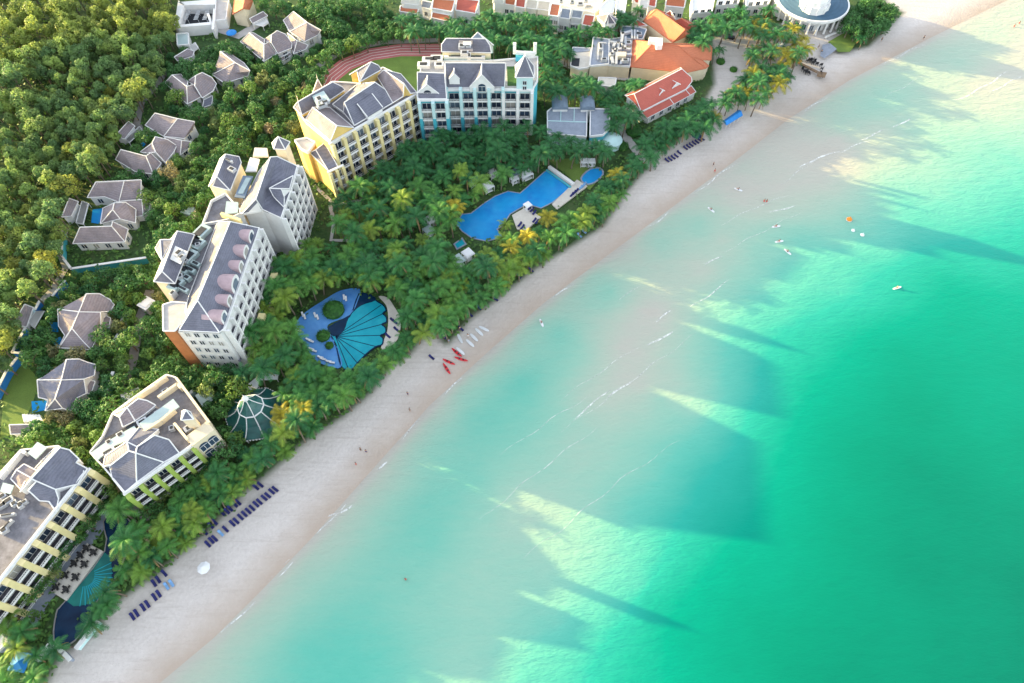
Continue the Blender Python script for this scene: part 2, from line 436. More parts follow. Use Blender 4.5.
def depth(pts):
    out = np.zeros(len(pts))
    for i in range(0, len(pts), 20000):
        p = pts[i:i + 20000]
        k = np.hypot(p[:, None, 0] - A[None, :, 0], p[:, None, 1] - A[None, :, 1])
        out[i:i + 20000] = k @ sol[:n_] + sol[n_] + p @ sol[n_ + 1:]
    return out
sme, spts = grid('sea', axis(-150, 250, 1.6, 3000), axis(-40, 330, 1.6, 3000), lambda p: np.zeros(len(p)))
ss = polydist(spts, SA)
dd = depth(spts)
far = smooth(np.hypot(spts[:, 0] - 60, spts[:, 1] - 130), 230, 500)
dd = dd * (1 - far) + np.clip(ss / 120, 0, 1.1) * far
attr(sme, 'depth', np.clip(dd, 0, 1.2) * smooth(ss, -1.5, 3.5))
m, t, b = nt('sea_water')
pos = geo_pos(t)
ad = node(t, 'ShaderNodeAttribute', attribute_name='depth')
mp = node(t, 'ShaderNodeMapping'); link(t, pos, mp.inputs['Vector'])
mp.inputs['Rotation'].default_value = (0, 0, R(-44)); mp.inputs['Scale'].default_value = (0.35, 1.0, 1.0)
nA = noise(t, mp.outputs[0], 0.05, 5, 0.6)       # bars and troughs along the shore
nB = noise(t, mp.outputs[0], 0.55, 4, 0.55)      # swell
nC = noise(t, mp.outputs[0], 2.2, 4, 0.6)        # ripples
nD = noise(t, pos, 0.022, 3, 0.5)                # slow patches
ma = node(t, 'ShaderNodeMath', operation='MULTIPLY_ADD'); link(t, nA.outputs['Fac'], ma.inputs[0]); ma.inputs[1].default_value = 0.10; link(t, ad.outputs['Fac'], ma.inputs[2])
mb = node(t, 'ShaderNodeMath', operation='MULTIPLY_ADD'); link(t, nD.outputs['Fac'], mb.inputs[0]); mb.inputs[1].default_value = 0.22; link(t, ma.outputs[0], mb.inputs[2])
mc = node(t, 'ShaderNodeMath', operation='MULTIPLY_ADD'); link(t, nB.outputs['Fac'], mc.inputs[0]); mc.inputs[1].default_value = 0.05; link(t, mb.outputs[0], mc.inputs[2])
mo = node(t, 'ShaderNodeMath', operation='SUBTRACT'); link(t, mc.outputs[0], mo.inputs[0]); mo.inputs[1].default_value = 0.185
mdv = node(t, 'ShaderNodeMath', operation='DIVIDE'); link(t, mo.outputs[0], mdv.inputs[0]); mdv.inputs[1].default_value = 1.2
SEA = [(0.0, (0.385, 0.355, 0.315)), (0.04, (0.385, 0.38, 0.335)), (0.10, (0.335, 0.40, 0.33)), (0.20, (0.225, 0.41, 0.325)), (0.32, (0.10, 0.385, 0.305)), (0.46, (0.022, 0.32, 0.25)), (0.62, (0.0, 0.25, 0.172)), (0.8, (0.0, 0.19, 0.122)), (1.0, (0.0, 0.122, 0.082))]
link(t, ramp(t, mdv.outputs[0], SEA), b.inputs['Base Color'])
b.inputs['Roughness'].default_value = 0.30; b.inputs['IOR'].default_value = 1.33
b.inputs['Specular IOR Level'].default_value = 0.25
hsum = node(t, 'ShaderNodeMath', operation='MULTIPLY_ADD'); link(t, nC.outputs['Fac'], hsum.inputs[0]); hsum.inputs[1].default_value = 0.25; link(t, nB.outputs['Fac'], hsum.inputs[2])
bp = node(t, 'ShaderNodeBump'); bp.inputs['Strength'].default_value = 0.6; bp.inputs['Distance'].default_value = 0.55
cal = node(t, 'ShaderNodeMapRange'); link(t, ad.outputs['Fac'], cal.inputs['Value'])
cal.inputs['From Min'].default_value = 0.35; cal.inputs['From Max'].default_value = 0.85; cal.inputs['To Min'].default_value = 0.6; cal.inputs['To Max'].default_value = 0.16
link(t, cal.outputs[0], bp.inputs['Strength'])
link(t, hsum.outputs[0], bp.inputs['Height']); link(t, bp.outputs[0], b.inputs['Normal'])
sme.materials.append(m)
sea = bpy.data.objects.new('sea', sme); COL.objects.link(sea); tag(sea, 'turquoise shallow sea over pale sandbars', kind='structure')

# thin breaking crests on the bars and at the waterline
m, t, b = nt('foam')
pos = geo_pos(t)
n1 = noise(t, pos, 0.7, 4, 0.75)
b.inputs['Base Color'].default_value = (0.78, 0.80, 0.79, 1); b.inputs['Roughness'].default_value = 0.8
link(t, ramp(t, n1.outputs['Fac'], [(0.30, 0.0), (0.62, 0.85)]), b.inputs['Alpha'])
M['foam'] = m
fm = MB()
def crest(pts, w):
    q = [P(x, y, 0.04) for x, y in pts]
    out = []
    for a, b_ in zip(q[:-1], q[1:]):
        k = max(2, int((b_ - a).length / 1.2))
        out += [a.lerp(b_, i / k) for i in range(k)]
    out.append(q[-1])
    n = len(out)
    L, Rr = [], []
    for i, p in enumerate(out):
        d = (out[min(i + 1, n - 1)] - out[max(i - 1, 0)]).normalized(); nn = Vector((-d.y, d.x, 0))
        ww = (.85 if w >= .4 else .55) * w * (math.sin(math.pi * (i + 0.5) / n) ** 0.6) * rnd.uniform(0.5, 1.1)
        j = nn * (0.35 * math.sin(i * .55 + len(out)) + rnd.uniform(-0.06, 0.06))
        L.append(p + nn * ww * 0.5 + j); Rr.append(p - nn * ww * 0.5 + j)
    for i in range(n - 1): fm.face([L[i], Rr[i], Rr[i + 1], L[i + 1]])
for pts, w in [([(608, 398), (630, 382)], .8), ([(574, 418), (592, 405), (610, 389)], .6), ([(648, 346), (672, 331)], .8), ([(656, 322), (671, 311)], .6), ([(560, 432), (600, 404), (640, 374), (700, 330)], .3), ([(480, 520), (540, 470), (600, 425)], .28),
               ([(690, 308), (730, 280)], .4), ([(800, 168), (818, 157), (840, 152)], .9), ([(840, 152), (870, 140)], .4), ([(770, 213), (795, 205)], .7), ([(705, 264), (722, 257)], .6), ([(720, 254), (800, 212)], .3), ([(956, 101), (985, 86), (1010, 70)], .8), ([(990, 92), (1022, 76)], .6),
               ([(893, 128), (910, 118)], .8), ([(860, 140), (885, 130)], .6), ([(425, 402), (437, 391)], 1.0), ([(393, 437), (402, 430)], .8), ([(340, 513), (352, 505)], .6), ([(378, 470), (386, 461)], .7), ([(326, 517), (336, 512)], .8), ([(287, 537), (300, 529)], .8), ([(262, 580), (272, 574)], .7), ([(266, 583), (290, 560)], .25),
               ([(560, 400), (600, 372), (640, 345)], .25), ([(500, 455), (550, 420), (590, 395)], .25), ([(520, 560), (560, 530), (620, 480), (680, 440)], .25), ([(720, 225), (760, 205), (790, 195)], .35), ([(780, 185), (815, 160)], .3), ([(880, 100), (930, 72)], .25), ([(620, 300), (640, 285)], .3)] + [([(SHORE_PX[i][0] + (SHORE_PX[i + 1][0] - SHORE_PX[i][0]) * k + 2, SHORE_PX[i][1] + (SHORE_PX[i + 1][1] - SHORE_PX[i][1]) * k + 1) for k in ks], .45) for i, ks in ((2, (.1, .4, .8)), (3, (.3, .6)), (4, (.1, .3, .55)), (5, (.5, .8)), (6, (.2, .5)), (8, (.1, .4)), (9, (.5, .8)), (10, (.1, .5, .9)), (12, (.2, .6)), (13, (.4, .9)))]:
    crest(pts, w)
o = fm.build('sea_foam', M['foam']); tag(o, 'thin white breaking wave crests over the sandbars', kind='stuff')

# ------------------------------------------------------------------ flat sheets on the land
LEV = {}
def sheet(name, px, mat, kind='structure', z=None, label=None, excl=True, T=ID):
    pp = [T(*q) for q in px]
    if z is None:
        LEV[name] = LEV.get(name, 0) + 1
        z = LAND + 0.03 + 0.012 * len(LEV) + 0.004 * LEV[name]
    mb = MB(); pts = [P(x, y, z) for x, y in pp]
    mb.face(ccw(pts)); o = mb.build(name, M[mat]); tag(o, label, kind=kind)
    if excl: EXCL.append(pp)
    return o
def ribbon(name, px, w, mat, label=None, z=None, excl=True):
    LEV[name] = LEV.get(name, 0) + 1
    z = z or LAND + 0.03 + 0.012 * len(LEV) + 0.004 * LEV[name]
    q = [P(x, y, z) for x, y in px]; mb = MB(); L, Rr = [], []
    for i, p in enumerate(q):
        d = (q[min(i + 1, len(q) - 1)] - q[max(i - 1, 0)]).normalized(); nn = Vector((-d.y, d.x, 0))
        L.append(p + nn * w / 2); Rr.append(p - nn * w / 2)
    for i in range(len(q) - 1): mb.face([L[i], Rr[i], Rr[i + 1], L[i + 1]])
    o = mb.build(name, M[mat]); tag(o, label, kind='structure')
    if excl: EXCL.append([proj(v) for v in L] + [proj(v) for v in Rr[::-1]])
    return o
sheet('lawn', [(331, 92), (334, 78), (346, 67), (371, 57), (400, 54), (437, 54), (440, 75), (420, 110), (350, 120)], 'lawn', label='mown grass field inside the running track')
sheet('lawn', [(337, 203), (352, 198), (380, 205), (385, 235), (340, 240)], 'lawn', label='small planted lawn beside the long white hotel', excl=False)
sheet('lawn', [(5, 380), (22, 360), (40, 380), (32, 405), (20, 430), (0, 440)], 'lawn', label='lawn beside the lower villa')
sheet('lawn', [(548, 160), (575, 158), (600, 178), (590, 190), (573, 180)], 'lawn', label='lawn at the far end of the main pool')
sheet('lawn', [(828, 42), (845, 32), (858, 40), (850, 52), (838, 52)], 'lawn', label='lawn beside the sandy plaza')
tr = [(323, 100), (319, 88), (324, 75), (342, 61), (368, 51), (400, 46), (440, 46)]
ribbon('running_track', [(327, 100), (325, 88), (330, 77), (346, 64.5), (371, 54.5), (401, 50), (442, 50)], 7.5, 'track', 'red running track curving round the grass field')
def offset_line(px, off):
    q = [P(x, y, LAND) for x, y in px]; out = []
    for i, p in enumerate(q):
        d = (q[min(i + 1, len(q) - 1)] - q[max(i - 1, 0)]).normalized(); out.append(proj(p + Vector((-d.y, d.x, 0)) * off))
    return out
for k in (-2.4, -0.8, 0.8, 2.4):
    ribbon('track_marking', offset_line([(327, 100), (325, 88), (330, 77), (346, 64.5), (371, 54.5), (401, 50), (442, 50)], k), .22, 'trim', 'white lane line on the red running track', z=LAND + .2, excl=False)
ribbon('path', [(318, 66), (335, 56), (355, 48), (385, 42), (440, 40)], 2.6, 'asphalt', 'grey path beyond the running track')
ribbon('path', [(168, 70), (152, 90), (141, 104), (137, 122), (140, 130)], 2.4, 'asphalt', 'grey lane between the woodland and the villas', excl=True)
ribbon('path', [(66, 228), (59, 250), (66, 268), (52, 290), (38, 305)], 2.0, 'paving', 'pale lane beside the villa wall')
ribbon('path', [(150, 290), (139, 320), (133, 360), (124, 385)], 2.6, 'asphalt', 'grey lane behind the hotels')
ribbon('path', [(98, 440), (108, 462), (125, 498), (150, 520)], 2.2, 'asphalt', 'grey lane between the two lower hotels')
ribbon('path', [(205, 10), (222, 30), (238, 36), (262, 22)], 4.0, 'paving', 'pale paved yard by the courtyard building')
ribbon('path', [(330, 205), (334, 222), (331, 240), (355, 241)], 1.2, 'paving', 'thin garden path round the small lawn')
ribbon('path', [(314, 185), (335, 205), (360, 200), (362, 192)], 1.2, 'paving', 'garden path below the yellow hotel', excl=False)
ribbon('path', [(618, 120), (628, 140), (640, 155), (655, 168)], 3.0, 'paving', 'pale path to the beach beside the red roof')
ribbon('path', [(716, 40), (735, 44), (760, 42), (785, 40)], 3.0, 'paving', 'drive across the sandy plaza')
ribbon('path', [(560, 60), (590, 72), (625, 76), (640, 74)], 5.0, 'paving', 'tan yard in front of the service roofs')
# ------------------------------------------------------------------ building kit
M['tilefloor'] = plain('dark_balcony_tiles', (0.10, 0.10, 0.13), 0.8, 0.3)
FOOT = []      # world footprints
def W(T, q): return P(*T(q[0], q[1]), q[2])
def traced(root, T, faces, wall='white', roof='slate', zb=LAND, caps=0.16, excl=True, inset=0.93, thick=0.22, capmat='trim', walls=True, windows=None):
    """tiled roof from its corner points (X, Y, height): a slab with white ridge caps, and walls under its outer edge"""
    rb = MB(); wf = []; cen = Vector((0, 0, 0)); n = 0; edges = {}
    for f in faces:
        w = [W(T, q) for q in f]
        a = sum(w[i - 1].x * w[i].y - w[i - 1].y * w[i].x for i in range(len(w)))
        if a < 0: w = w[::-1]
        rb.solid(w, thick)
        for p in w: cen += p; n += 1
        for i in range(len(w)):
            k0 = tuple(round(c, 2) for c in w[i]); k1 = tuple(round(c, 2) for c in w[(i + 1) % len(w)])
            edges.setdefault(frozenset((k0, k1)), []).append((w[i], w[(i + 1) % len(w)]))
        if excl: EXCL.append([T(q[0], q[1]) for q in f])
    cen /= n
    r = rb.build('roof', M[roof], root)
    if caps:
        cb = MB()
        for e in edges.values():
            a, b = e[0]
            cb.tube(a + Vector((0, 0, .05)), b + Vector((0, 0, .05)), caps, 5)
        cb.build('ridge_cap', M[capmat], r)
    if walls:
        wb = MB()
        ins = lambda p: Vector((cen.x + (p.x - cen.x) * inset, cen.y + (p.y - cen.y) * inset, 0))
        for e in edges.values():
            if len(e) > 1: continue
            a, b = e[0]; ia, ib = ins(a), ins(b)
            wb.face([(ia.x, ia.y, zb), (ib.x, ib.y, zb), (ib.x, ib.y, b.z - .1), (ia.x, ia.y, a.z - .1)])
            if windows and (b - a).length > 4.0:
                d = (ib - ia); L = d.length; u = d / L; nn = Vector((u.y, -u.x, 0))
                if nn.dot(Vector((0, 0, 0)) - Vector((ia.x, ia.y, 0))) < 0: continue
                k = max(1, int(L / 3.4))
                for i in range(k):
                    c = ia + u * (L * (i + .5) / k) + nn * .03
                    put('window', windows, root, Vector((c.x, c.y, zb + 1.0)) - root.location, math.atan2(u.y, u.x))
        wb.build('wall', M[wall], root)
    return r
def foot(T, px, z):
    FOOT.append([(P(*T(*q), z).x, P(*T(*q), z).y) for q in px])
def block(root, T, px, z, wall='white', top='concrete', zb=LAND, parapet=0.5, pmat='trim', name='flat_roof', solid=True):
    """walls up to a flat roof with a parapet"""
    EXCL.append([T(*q) for q in px])
    poly = ccw([P(*T(*q), z) for q in px])
    if solid:
        FOOT.append([(p.x, p.y) for p in poly])
        mb = MB()
        for i in range(len(poly)):
            a, b = poly[i], poly[(i + 1) % len(poly)]
            mb.face([(a.x, a.y, zb), (b.x, b.y, zb), (b.x, b.y, z - .1), (a.x, a.y, z - .1)])
        mb.build('wall', M[wall], root)
    mb = MB(); mb.solid(poly, .3); r = mb.build(name, M[top], root)
    if parapet:
        mb = MB()
        for i in range(len(poly)):
            a, b = poly[i], poly[(i + 1) % len(poly)]
            d = b - a
            if d.length < .3: continue
            mb.obox(((a.x + b.x) / 2, (a.y + b.y) / 2, z + parapet / 2 - .2), d, d.length / 2 - .01 * i, .16, parapet / 2 + .2)
        mb.build('parapet', M[pmat], r)
    return r
def window_mesh(w, h, arch=False, frame='white', mull=1):
    mb = MB()
    mb.cur = 0
    mb.box(-w / 2, -.04, 0, w / 2, .02, h)
    if arch: 
        n = 8; pts = [(w / 2 * math.cos(math.pi * k / n), -.04, h - .02 + w * .42 * math.sin(math.pi * k / n)) for k in range(n + 1)]
        mb.face(pts)
    mb.cur = 1; t = .10
    for x in [-w / 2, w / 2] + [-w / 2 + w * (k + 1) / (mull + 1) for k in range(mull)]:
        mb.box(x - t / 2, -.12, 0, x + t / 2, -.041, h)
    for z in (0, h): mb.box(-w / 2 + t, -.115, z - t / 2, w / 2 - t, -.042, z + t / 2)
    return mb.mesh('window', [M['glass'], M[frame]])
def balcony_mesh(w, d, mat='white', rail='white'):
    mb = MB()
    mb.box(-w / 2, -d, -.22, w / 2, 0, -.02)
    mb.cur = 2; mb.box(-w / 2 + .02, -d + .1, -.019, w / 2 - .02, -.01, .0); mb.box(-w * .3, -d * .7, .01, -w * .1, -d * .35, .5); mb.box(w * .05, -d * .72, .01, w * .3, -d * .4, .45)
    mb.cur = 1
    mb.box(-w / 2, -d, .0, w / 2, -d + .1, .42); mb.box(-w / 2, -d - .02, .85, w / 2, -d + .12, .97)
    n = int(w / .45)
    for k in range(n + 1): 
        x = -w / 2 + .06 + (w - .12) * k / n
        mb.box(x - .05, -d + .01, .42, x + .05, -d + .09, .85)
    return mb.mesh('balcony', [M[mat], M[rail], M['tilefloor']])
WIN_V = window_mesh(1.5, 2.2)
def facade(root, A, B, z0, z1, nfl, nb, pier='yellow', slab='white', depth=1.5, pw=.9, arch_top=False, arch_low=0, pier_top=0.0, wallcol=None, pier_every=1, lowpier=None, lowh=8.5, skip=()):
    """balconied hotel front: bays of dark glazing behind white balconies between coloured piers.
       A = left end and B = right end as seen from outside"""
    A, B = Vector((A.x, A.y, 0)), Vector((B.x, B.y, 0))
    d = B - A; L = d.length; u = d / L; n = Vector((u.y, -u.x, 0)); rz = math.atan2(u.y, u.x)
    bw = L / nb; fh = (z1 - z0) / nfl
    wmesh = window_mesh(bw - pw - .5, fh * .66, False); wa = window_mesh(bw - pw - .5, fh * .5, True)
    bm_ = balcony_mesh(bw - pw + .04, depth, slab)
    base = root.location
    for j in range(nfl):
        for i in range(nb):
            if (i, j) in skip: continue
            c = A + u * (bw * (i + .5))
            z = z0 + fh * j
            put('window', wa if (arch_low and j < arch_low) or (arch_top and j == nfl - 1) else wmesh, root, Vector((c.x, c.y, z + .12)) + n * .03 - base, rz)
            put('balcony', bm_, root, Vector((c.x, c.y, z)) + n * .02 - base, rz)
    pm = MB(); pm.box(-pw / 2, -depth - .15, 0, pw / 2, 0, z1 - z0 + pier_top)
    pmesh = pm.mesh('pier', [M[pier]])
    if lowpier:
        lm = MB(); lm.box(-pw / 2 - .04, -depth - .2, 0, pw / 2 + .04, .02, lowh); lme = lm.mesh('pier_base', [M[lowpier]])
        for i in range(0, nb + 1):
            c = A + u * (bw * i) + n * .01; put('pier_base', lme, root, Vector((c.x, c.y, z0)) - base, rz)
    for i in range(0, nb + 1, pier_every):
        c = A + u * (bw * i) + n * .01
        put('pier', pmesh, root, Vector((c.x, c.y, z0)) - base, rz)
    mb = MB(); c = (A + B) / 2 + n * .12
    mb.obox((c.x, c.y, z1 + .15), u, L / 2 + pw / 2 + .1, .3, .2)
    mb.build('cornice', M[slab], root)
    return n
def boxes(root, name, T, items, z, mat, h):
    for X, Y, w, l, ang in items:
        mb = MB(); p = P(*T(X, Y), z)
        mb.obox((p.x, p.y, z + h / 2), (math.cos(R(ang)), math.sin(R(ang))), w / 2, l / 2, h / 2)
        mb.cur = 1
        mb.obox((p.x, p.y, z + h + .06), (math.cos(R(ang)), math.sin(R(ang))), w / 2 * .6, l / 2 * .6, .06)
        mb.build(name, [M[mat], M['dark']], root)
def slab(root, name, T, px, z, th, mat):
    mb = MB(); mb.solid(ccw([P(*T(*q), z) for q in px]), th); return mb.build(name, M[mat], root)
def base_of(T, X, Y, z=LAND): 
    p = P(*T(X, Y), z); return Vector((p.x, p.y, z))
def finial(mb, p, h=1.0):
    mb.tube(p, p + Vector((0, 0, h)), .12, 5, .03)
# ------------------------------------------------------------------ hotel 1, lower left
T = ZF(0, 440, 6.83)
e = 14.0
h1 = empty('hotel_building', base_of(T, 300, 300), 'hotel with broad yellow piers at the lower left edge of the photo', 'hotel')
B_ = P(88, 471, e); A_ = P(-30, 620, e)
n_ = Vector(((B_ - A_).y, -(B_ - A_).x, 0)).normalized()
block(h1, ID, [(86, 473), (-32, 622), (-100, 560), (-60, 500), (0, 476), (22.5, 451), (60, 447)], e, 'cream', 'concrete', parapet=.8)
facade(h1, A_ , B_, LAND, e, 4, 8, 'yellow', 'white', 1.8, 1.35, pier_top=.2)
traced(h1, T, [[(410, 52, 18.5), (475, 68, 17.5), (540, 130, 16.0), (520, 155, 15.6), (597, 195, 14.6), (530, 302, 14.6), (380, 338, 16.0), (250, 282, 18.0), (215, 265, 18.5)],
               [(250, 282, 18.0), (380, 338, 16.0), (400, 400, 14.8), (385, 490, 14.4), (335, 420, 14.8), (270, 415, 15.0), (195, 345, 17.0)],
               [(410, 52, 18.5), (215, 265, 18.5), (140, 355, 16.0), (190, 250, 15.0), (300, 130, 15.0), (370, 60, 15.0)]], 'white', 'slate', zb=e - .5, inset=.97)
traced(h1, T, [[(165, 165, 15.5), (255, 210, 15.5), (215, 260, 16.0), (115, 205, 16.2)], [(115, 205, 16.2), (215, 260, 16.0), (150, 345, 15.0), (75, 265, 14.6)]], 'white', 'purple', zb=e - .5)
slab(h1, 'glazed_canopy', T, [(255, 12), (322, 50), (245, 132), (188, 88)], e + 2.0, .25, 'sheet')
slab(h1, 'glazed_canopy', T, [(20, 290), (95, 310), (70, 370), (0, 350)], e + 1.2, .25, 'sheet')
mb = MB()
for a, b in (((152, 78), (0, 262)), ((155, 75), (180, 95))):
    p, q = P(*T(*a), e + 1), P(*T(*b), e + 1); mb.obox(((p.x + q.x) / 2, (p.y + q.y) / 2, e + .8), q - p, (q - p).length / 2, .35, .8)
mb.build('roof_wall', M['white'], h1)
boxes(h1, 'air_handler', T, [(70, 420, 2.2, 1.4, 40), (30, 390, 1.6, 1.2, 40), (110, 440, 1.3, 1.3, 40), (150, 450, 1.1, 1.6, 40), (15, 460, 2.4, 1.2, 40), (60, 520, 3.5, .5, 10), (60, 590, 3.0, .5, 60), (180, 430, 1.2, .9, 40), (40, 620, 1.5, 1.5, 40)], e + .02, 'metal', 1.0)
# ------------------------------------------------------------------ hotel 2, green piers
T = ZF(85, 370, 4.876)
e = 13.5
h2 = empty('hotel_building', base_of(T, 350, 320), 'cream hotel block with lime green piers on its sea side', 'hotel')
A_, B_ = P(*T(200, 600), e), P(*T(520, 372), e); C_, D_ = P(*T(520, 372), e), P(*T(608, 258), e)
block(h2, T, [(200, 600), (520, 372), (608, 258), (445, 40), (400, 28), (255, 130), (140, 215), (90, 330), (30, 405), (60, 440), (90, 470)], e, 'cream', 'concrete', parapet=.7)
facade(h2, A_, B_, LAND, e, 4, 5, 'green', 'white', 1.7, 1.0, arch_low=0)
# cream corner block towards the sea
q1, q2 = P(*T(505, 345), e + .8), P(*T(610, 268), e + .8)
u = (q2 - q1); u.z = 0; L = u.length; u /= L; nn = Vector((u.y, -u.x, 0))
mb = MB(); cc = (q1 + q2) / 2 + nn * .6; mb.obox((cc.x, cc.y, (e + 1.5 + LAND) / 2), u, L / 2, 1.6, (e + 1.5 - LAND) / 2); mb.build('corner_block', M['cream'], h2)
wm = window_mesh(2.2, 2.4, True)
for j in range(3):
    for k in (.32, .72):
        p = q1 + u * (L * k) + nn * 2.25
        put('window', wm, h2, Vector((p.x, p.y, e - 3.4 - j * 3.8)) - h2.location, math.atan2(u.y, u.x))
traced(h2, T, [[(215, 395, 18.5), (130, 462, 15.5), (122, 470, 14.5), (135, 530, 14.1), (190, 600, 13.9), (252, 548, 14.1), (248, 405, 18.5)],
               [(248, 405, 18.5), (252, 548, 14.1), (385, 450, 14.1)],
               [(248, 405, 18.5), (385, 450, 14.1), (460, 405, 14.1), (410, 340, 16.5), (340, 318, 18.0), (255, 375, 18.1)],
               [(215, 395, 18.5), (248, 405, 18.5), (255, 375, 18.1), (205, 350, 18.5)],
               [(205, 350, 18.5), (255, 375, 18.1), (360, 290, 14.5), (265, 280, 14.5)],
               [(205, 350, 18.5), (215, 395, 18.5), (130, 462, 15.5), (90, 470, 14.5), (100, 420, 14.5)]], 'white', 'slate', zb=e - .4, inset=.97)
traced(h2, T, [[(205, 182, 16.5), (260, 140, 16.5), (305, 150, 16.0), (345, 172, 14.5), (298, 212, 14.5), (245, 248, 14.5)], [(205, 182, 16.5), (245, 248, 14.5), (185, 278, 14.5), (168, 230, 15.5)], [(205, 182, 16.5), (168, 230, 15.5), (140, 215, 14.5)]], 'white', 'purple', zb=e - .4)
slab(h2, 'glazed_canopy', T, [(262, 262), (295, 300), (460, 178), (430, 140)], e + 1.6, .25, 'sheet')
slab(h2, 'glazed_canopy', T, [(95, 335), (110, 352), (265, 268), (250, 250)], e + .9, .2, 'dark')
slab(h2, 'glazed_canopy', T, [(30, 402), (62, 440), (130, 375), (210, 340), (262, 300), (240, 272), (170, 312), (100, 352)], e + 1.1, .25, 'sheet')
mb = MB()
for a, b in (((360, 138), (455, 72)), ((455, 72), (472, 95)), ((345, 75), (400, 35)), ((450, 45), (610, 262)), ((440, 265), (505, 345)), ((285, 310), (375, 250)), ((375, 250), (440, 195)), ((255, 135), (350, 75))):
    p, q = P(*T(*a), e + 1), P(*T(*b), e + 1); mb.obox(((p.x + q.x) / 2, (p.y + q.y) / 2, e + .9), q - p, (q - p).length / 2, .3, .9)
mb.build('roof_wall', M['cream'], h2)
traced(h2, T, [[(492, 195, 21.0), (470, 245, 19.3), (530, 240, 19.3)], [(492, 195, 21.0), (530, 240, 19.3), (515, 205, 19.3)], [(492, 195, 21.0), (475, 200, 19.3), (470, 245, 19.3)]], 'cream', 'slate', zb=e)
boxes(h2, 'air_handler', T, [(370, 215, 2.0, 1.6, 38), (180, 322, 1.6, 1.4, 38), (270, 215, 2.2, 1.8, 38), (290, 265, 2.4, 2.4, 38), (120, 405, 3.2, .8, 38), (520, 285, 3.0, 1.6, 38), (545, 275, 1.5, 1.5, 38), (430, 290, 1.2, 1.2, 20), (400, 110, 1.6, 1.2, 38), (125, 358, 1.2, 1.2, 38)], e + .02, 'metal', 1.1)
# ------------------------------------------------------------------ hotel 3, long white one in two stepped wings
e = 20.0
h3 = empty('hotel_building', base_of(ID, 225, 300), 'long white hotel in two stepped wings with pink barrel dormers', 'hotel')
A_, B_ = P(224, 330, e), P(258, 229, e)
block(h3, ID, [(179, 331), (220, 333), (226, 326), (259, 229), (222, 220), (200, 226), (176, 292), (163, 330)], e, 'white', 'concrete', parapet=0)
facade(h3, A_, B_, LAND, e, 5, 9, 'white', 'white', 1.3, .6)
traced(h3, ID, [[(197.6, 300.5, 25), (179, 330.5, 20.3), (219.5, 332.5, 20.3)],
                [(197.6, 300.5, 25), (219.5, 332.5, 20.3), (226, 327, 20.3), (259, 228, 20.3), (230.3, 221.7, 25)]], 'white', 'slate', zb=e - .2, inset=.98)
traced(h3, ID, [[(230.3, 221.7, 25), (217.6, 221.8, 20.6), (189, 296, 20.6), (179, 330.5, 20.3), (197.6, 300.5, 25)]], 'white', 'concrete', zb=e - .2, inset=.99, caps=.1)
# barrel dormers on the sea side slope
u3 = (B_ - A_); u3.z = 0; L3 = u3.length; u3 /= L3; n3 = Vector((u3.y, -u3.x, 0))
def barrel(root, c, out, w, ln, h):
    side = Vector((-out.y, out.x, 0)); n = 8; d_ = MB(); d_.cur = 0
    prof = [(math.cos(math.pi * k / n), math.sin(math.pi * k / n)) for k in range(n + 1)]
    f = [c + side * (w * a) + Vector((0, 0, h + w * .7 * b)) for a, b in prof]; bk = [p - out * ln for p in f]
    for k in range(n): d_.face([f[k], f[k + 1], bk[k + 1], bk[k]])
    for s in (0, n): d_.face([f[s], bk[s], bk[s] - Vector((0, 0, h + .5)), f[s] - Vector((0, 0, h + .5))])
    o = d_.build('dormer', M['pinkshell'], root)
    d_ = MB(); d_.face(f + [f[-1] - Vector((0, 0, h + .3)), f[0] - Vector((0, 0, h + .3))]); d_.cur = 1
    d_.face([c + out * .03 + side * (w * .6 * a) + Vector((0, 0, h + w * .35 * b)) for a, b in prof] + [c + out * .03 - side * w * .6 + Vector((0, 0, .1)), c + out * .03 + side * w * .6 + Vector((0, 0, .1))])
    d_.build('dormer_front', [M['white'], M['glass']], o)
for k, w in ((.09, 1.7), (.24, 1.5), (.40, 2.5), (.57, 1.6), (.72, 1.9), (.88, 1.9)):
    c = A_ + u3 * (L3 * k) - n3 * .3; c.z = e + .2
    barrel(h3, c, n3, w, 5.0, 1.6)
cq = [(229, 354), (240, 362), (277, 252), (268, 250)]
slab(h3, 'canopy_roof', ID, cq, 6.5, .3, 'slate'); EXCL.append([(x + d_, y) for x, y in cq for d_ in (0,)])
for k in range(7):
    c = A_.lerp(B_, .06 + k * .14) + n3 * 3.3; mb = MB(); mb.obox((c.x, c.y, 5.0 + (k % 3) * 1.9), u3, 1.0, .9, 1.0); mb.build('yellow_bay', M['yellow'], h3)
traced(h3, ID, [[(175, 331, 20.6), (163.5, 331, 20.6), (163, 305, 20.6), (172, 302, 20.6), (187, 303, 20.6), (186, 318, 20.6)]], 'brown', 'paving', caps=.22, inset=1.0)
wsm = window_mesh(1.3, 1.8)
qa, qb = P(179.5, 331, e), P(219.5, 333, e); ue = (qb - qa); ue.z = 0; Le = ue.length; ue /= Le; ne = Vector((ue.y, -ue.x, 0))
for j in range(5):
    for k in (.15, .38, .62, .86):
        p = qa + ue * Le * k + ne * .04; put('window', wsm, h3, Vector((p.x, p.y, LAND + 1.2 + j * 3.6)) - h3.location, math.atan2(ue.y, ue.x))
TZ = ZF(140, 200, 6.83)
traced(h3, TZ, [[(255, 213, 25), (372, 236, 22), (240, 572, 22), (150, 488, 25)], [(150, 488, 25), (240, 572, 22), (95, 558, 22)], [(255, 213, 25), (150, 488, 25), (95, 558, 22), (215, 262, 22)]], 'cream', 'slate', zb=LAND, inset=.95)
traced(h3, TZ, [[(140, 272, 23), (225, 272, 23.5), (148, 408, 22)], [(140, 272, 23), (148, 408, 22), (105, 330, 21)]], 'cream', 'slate', zb=LAND)
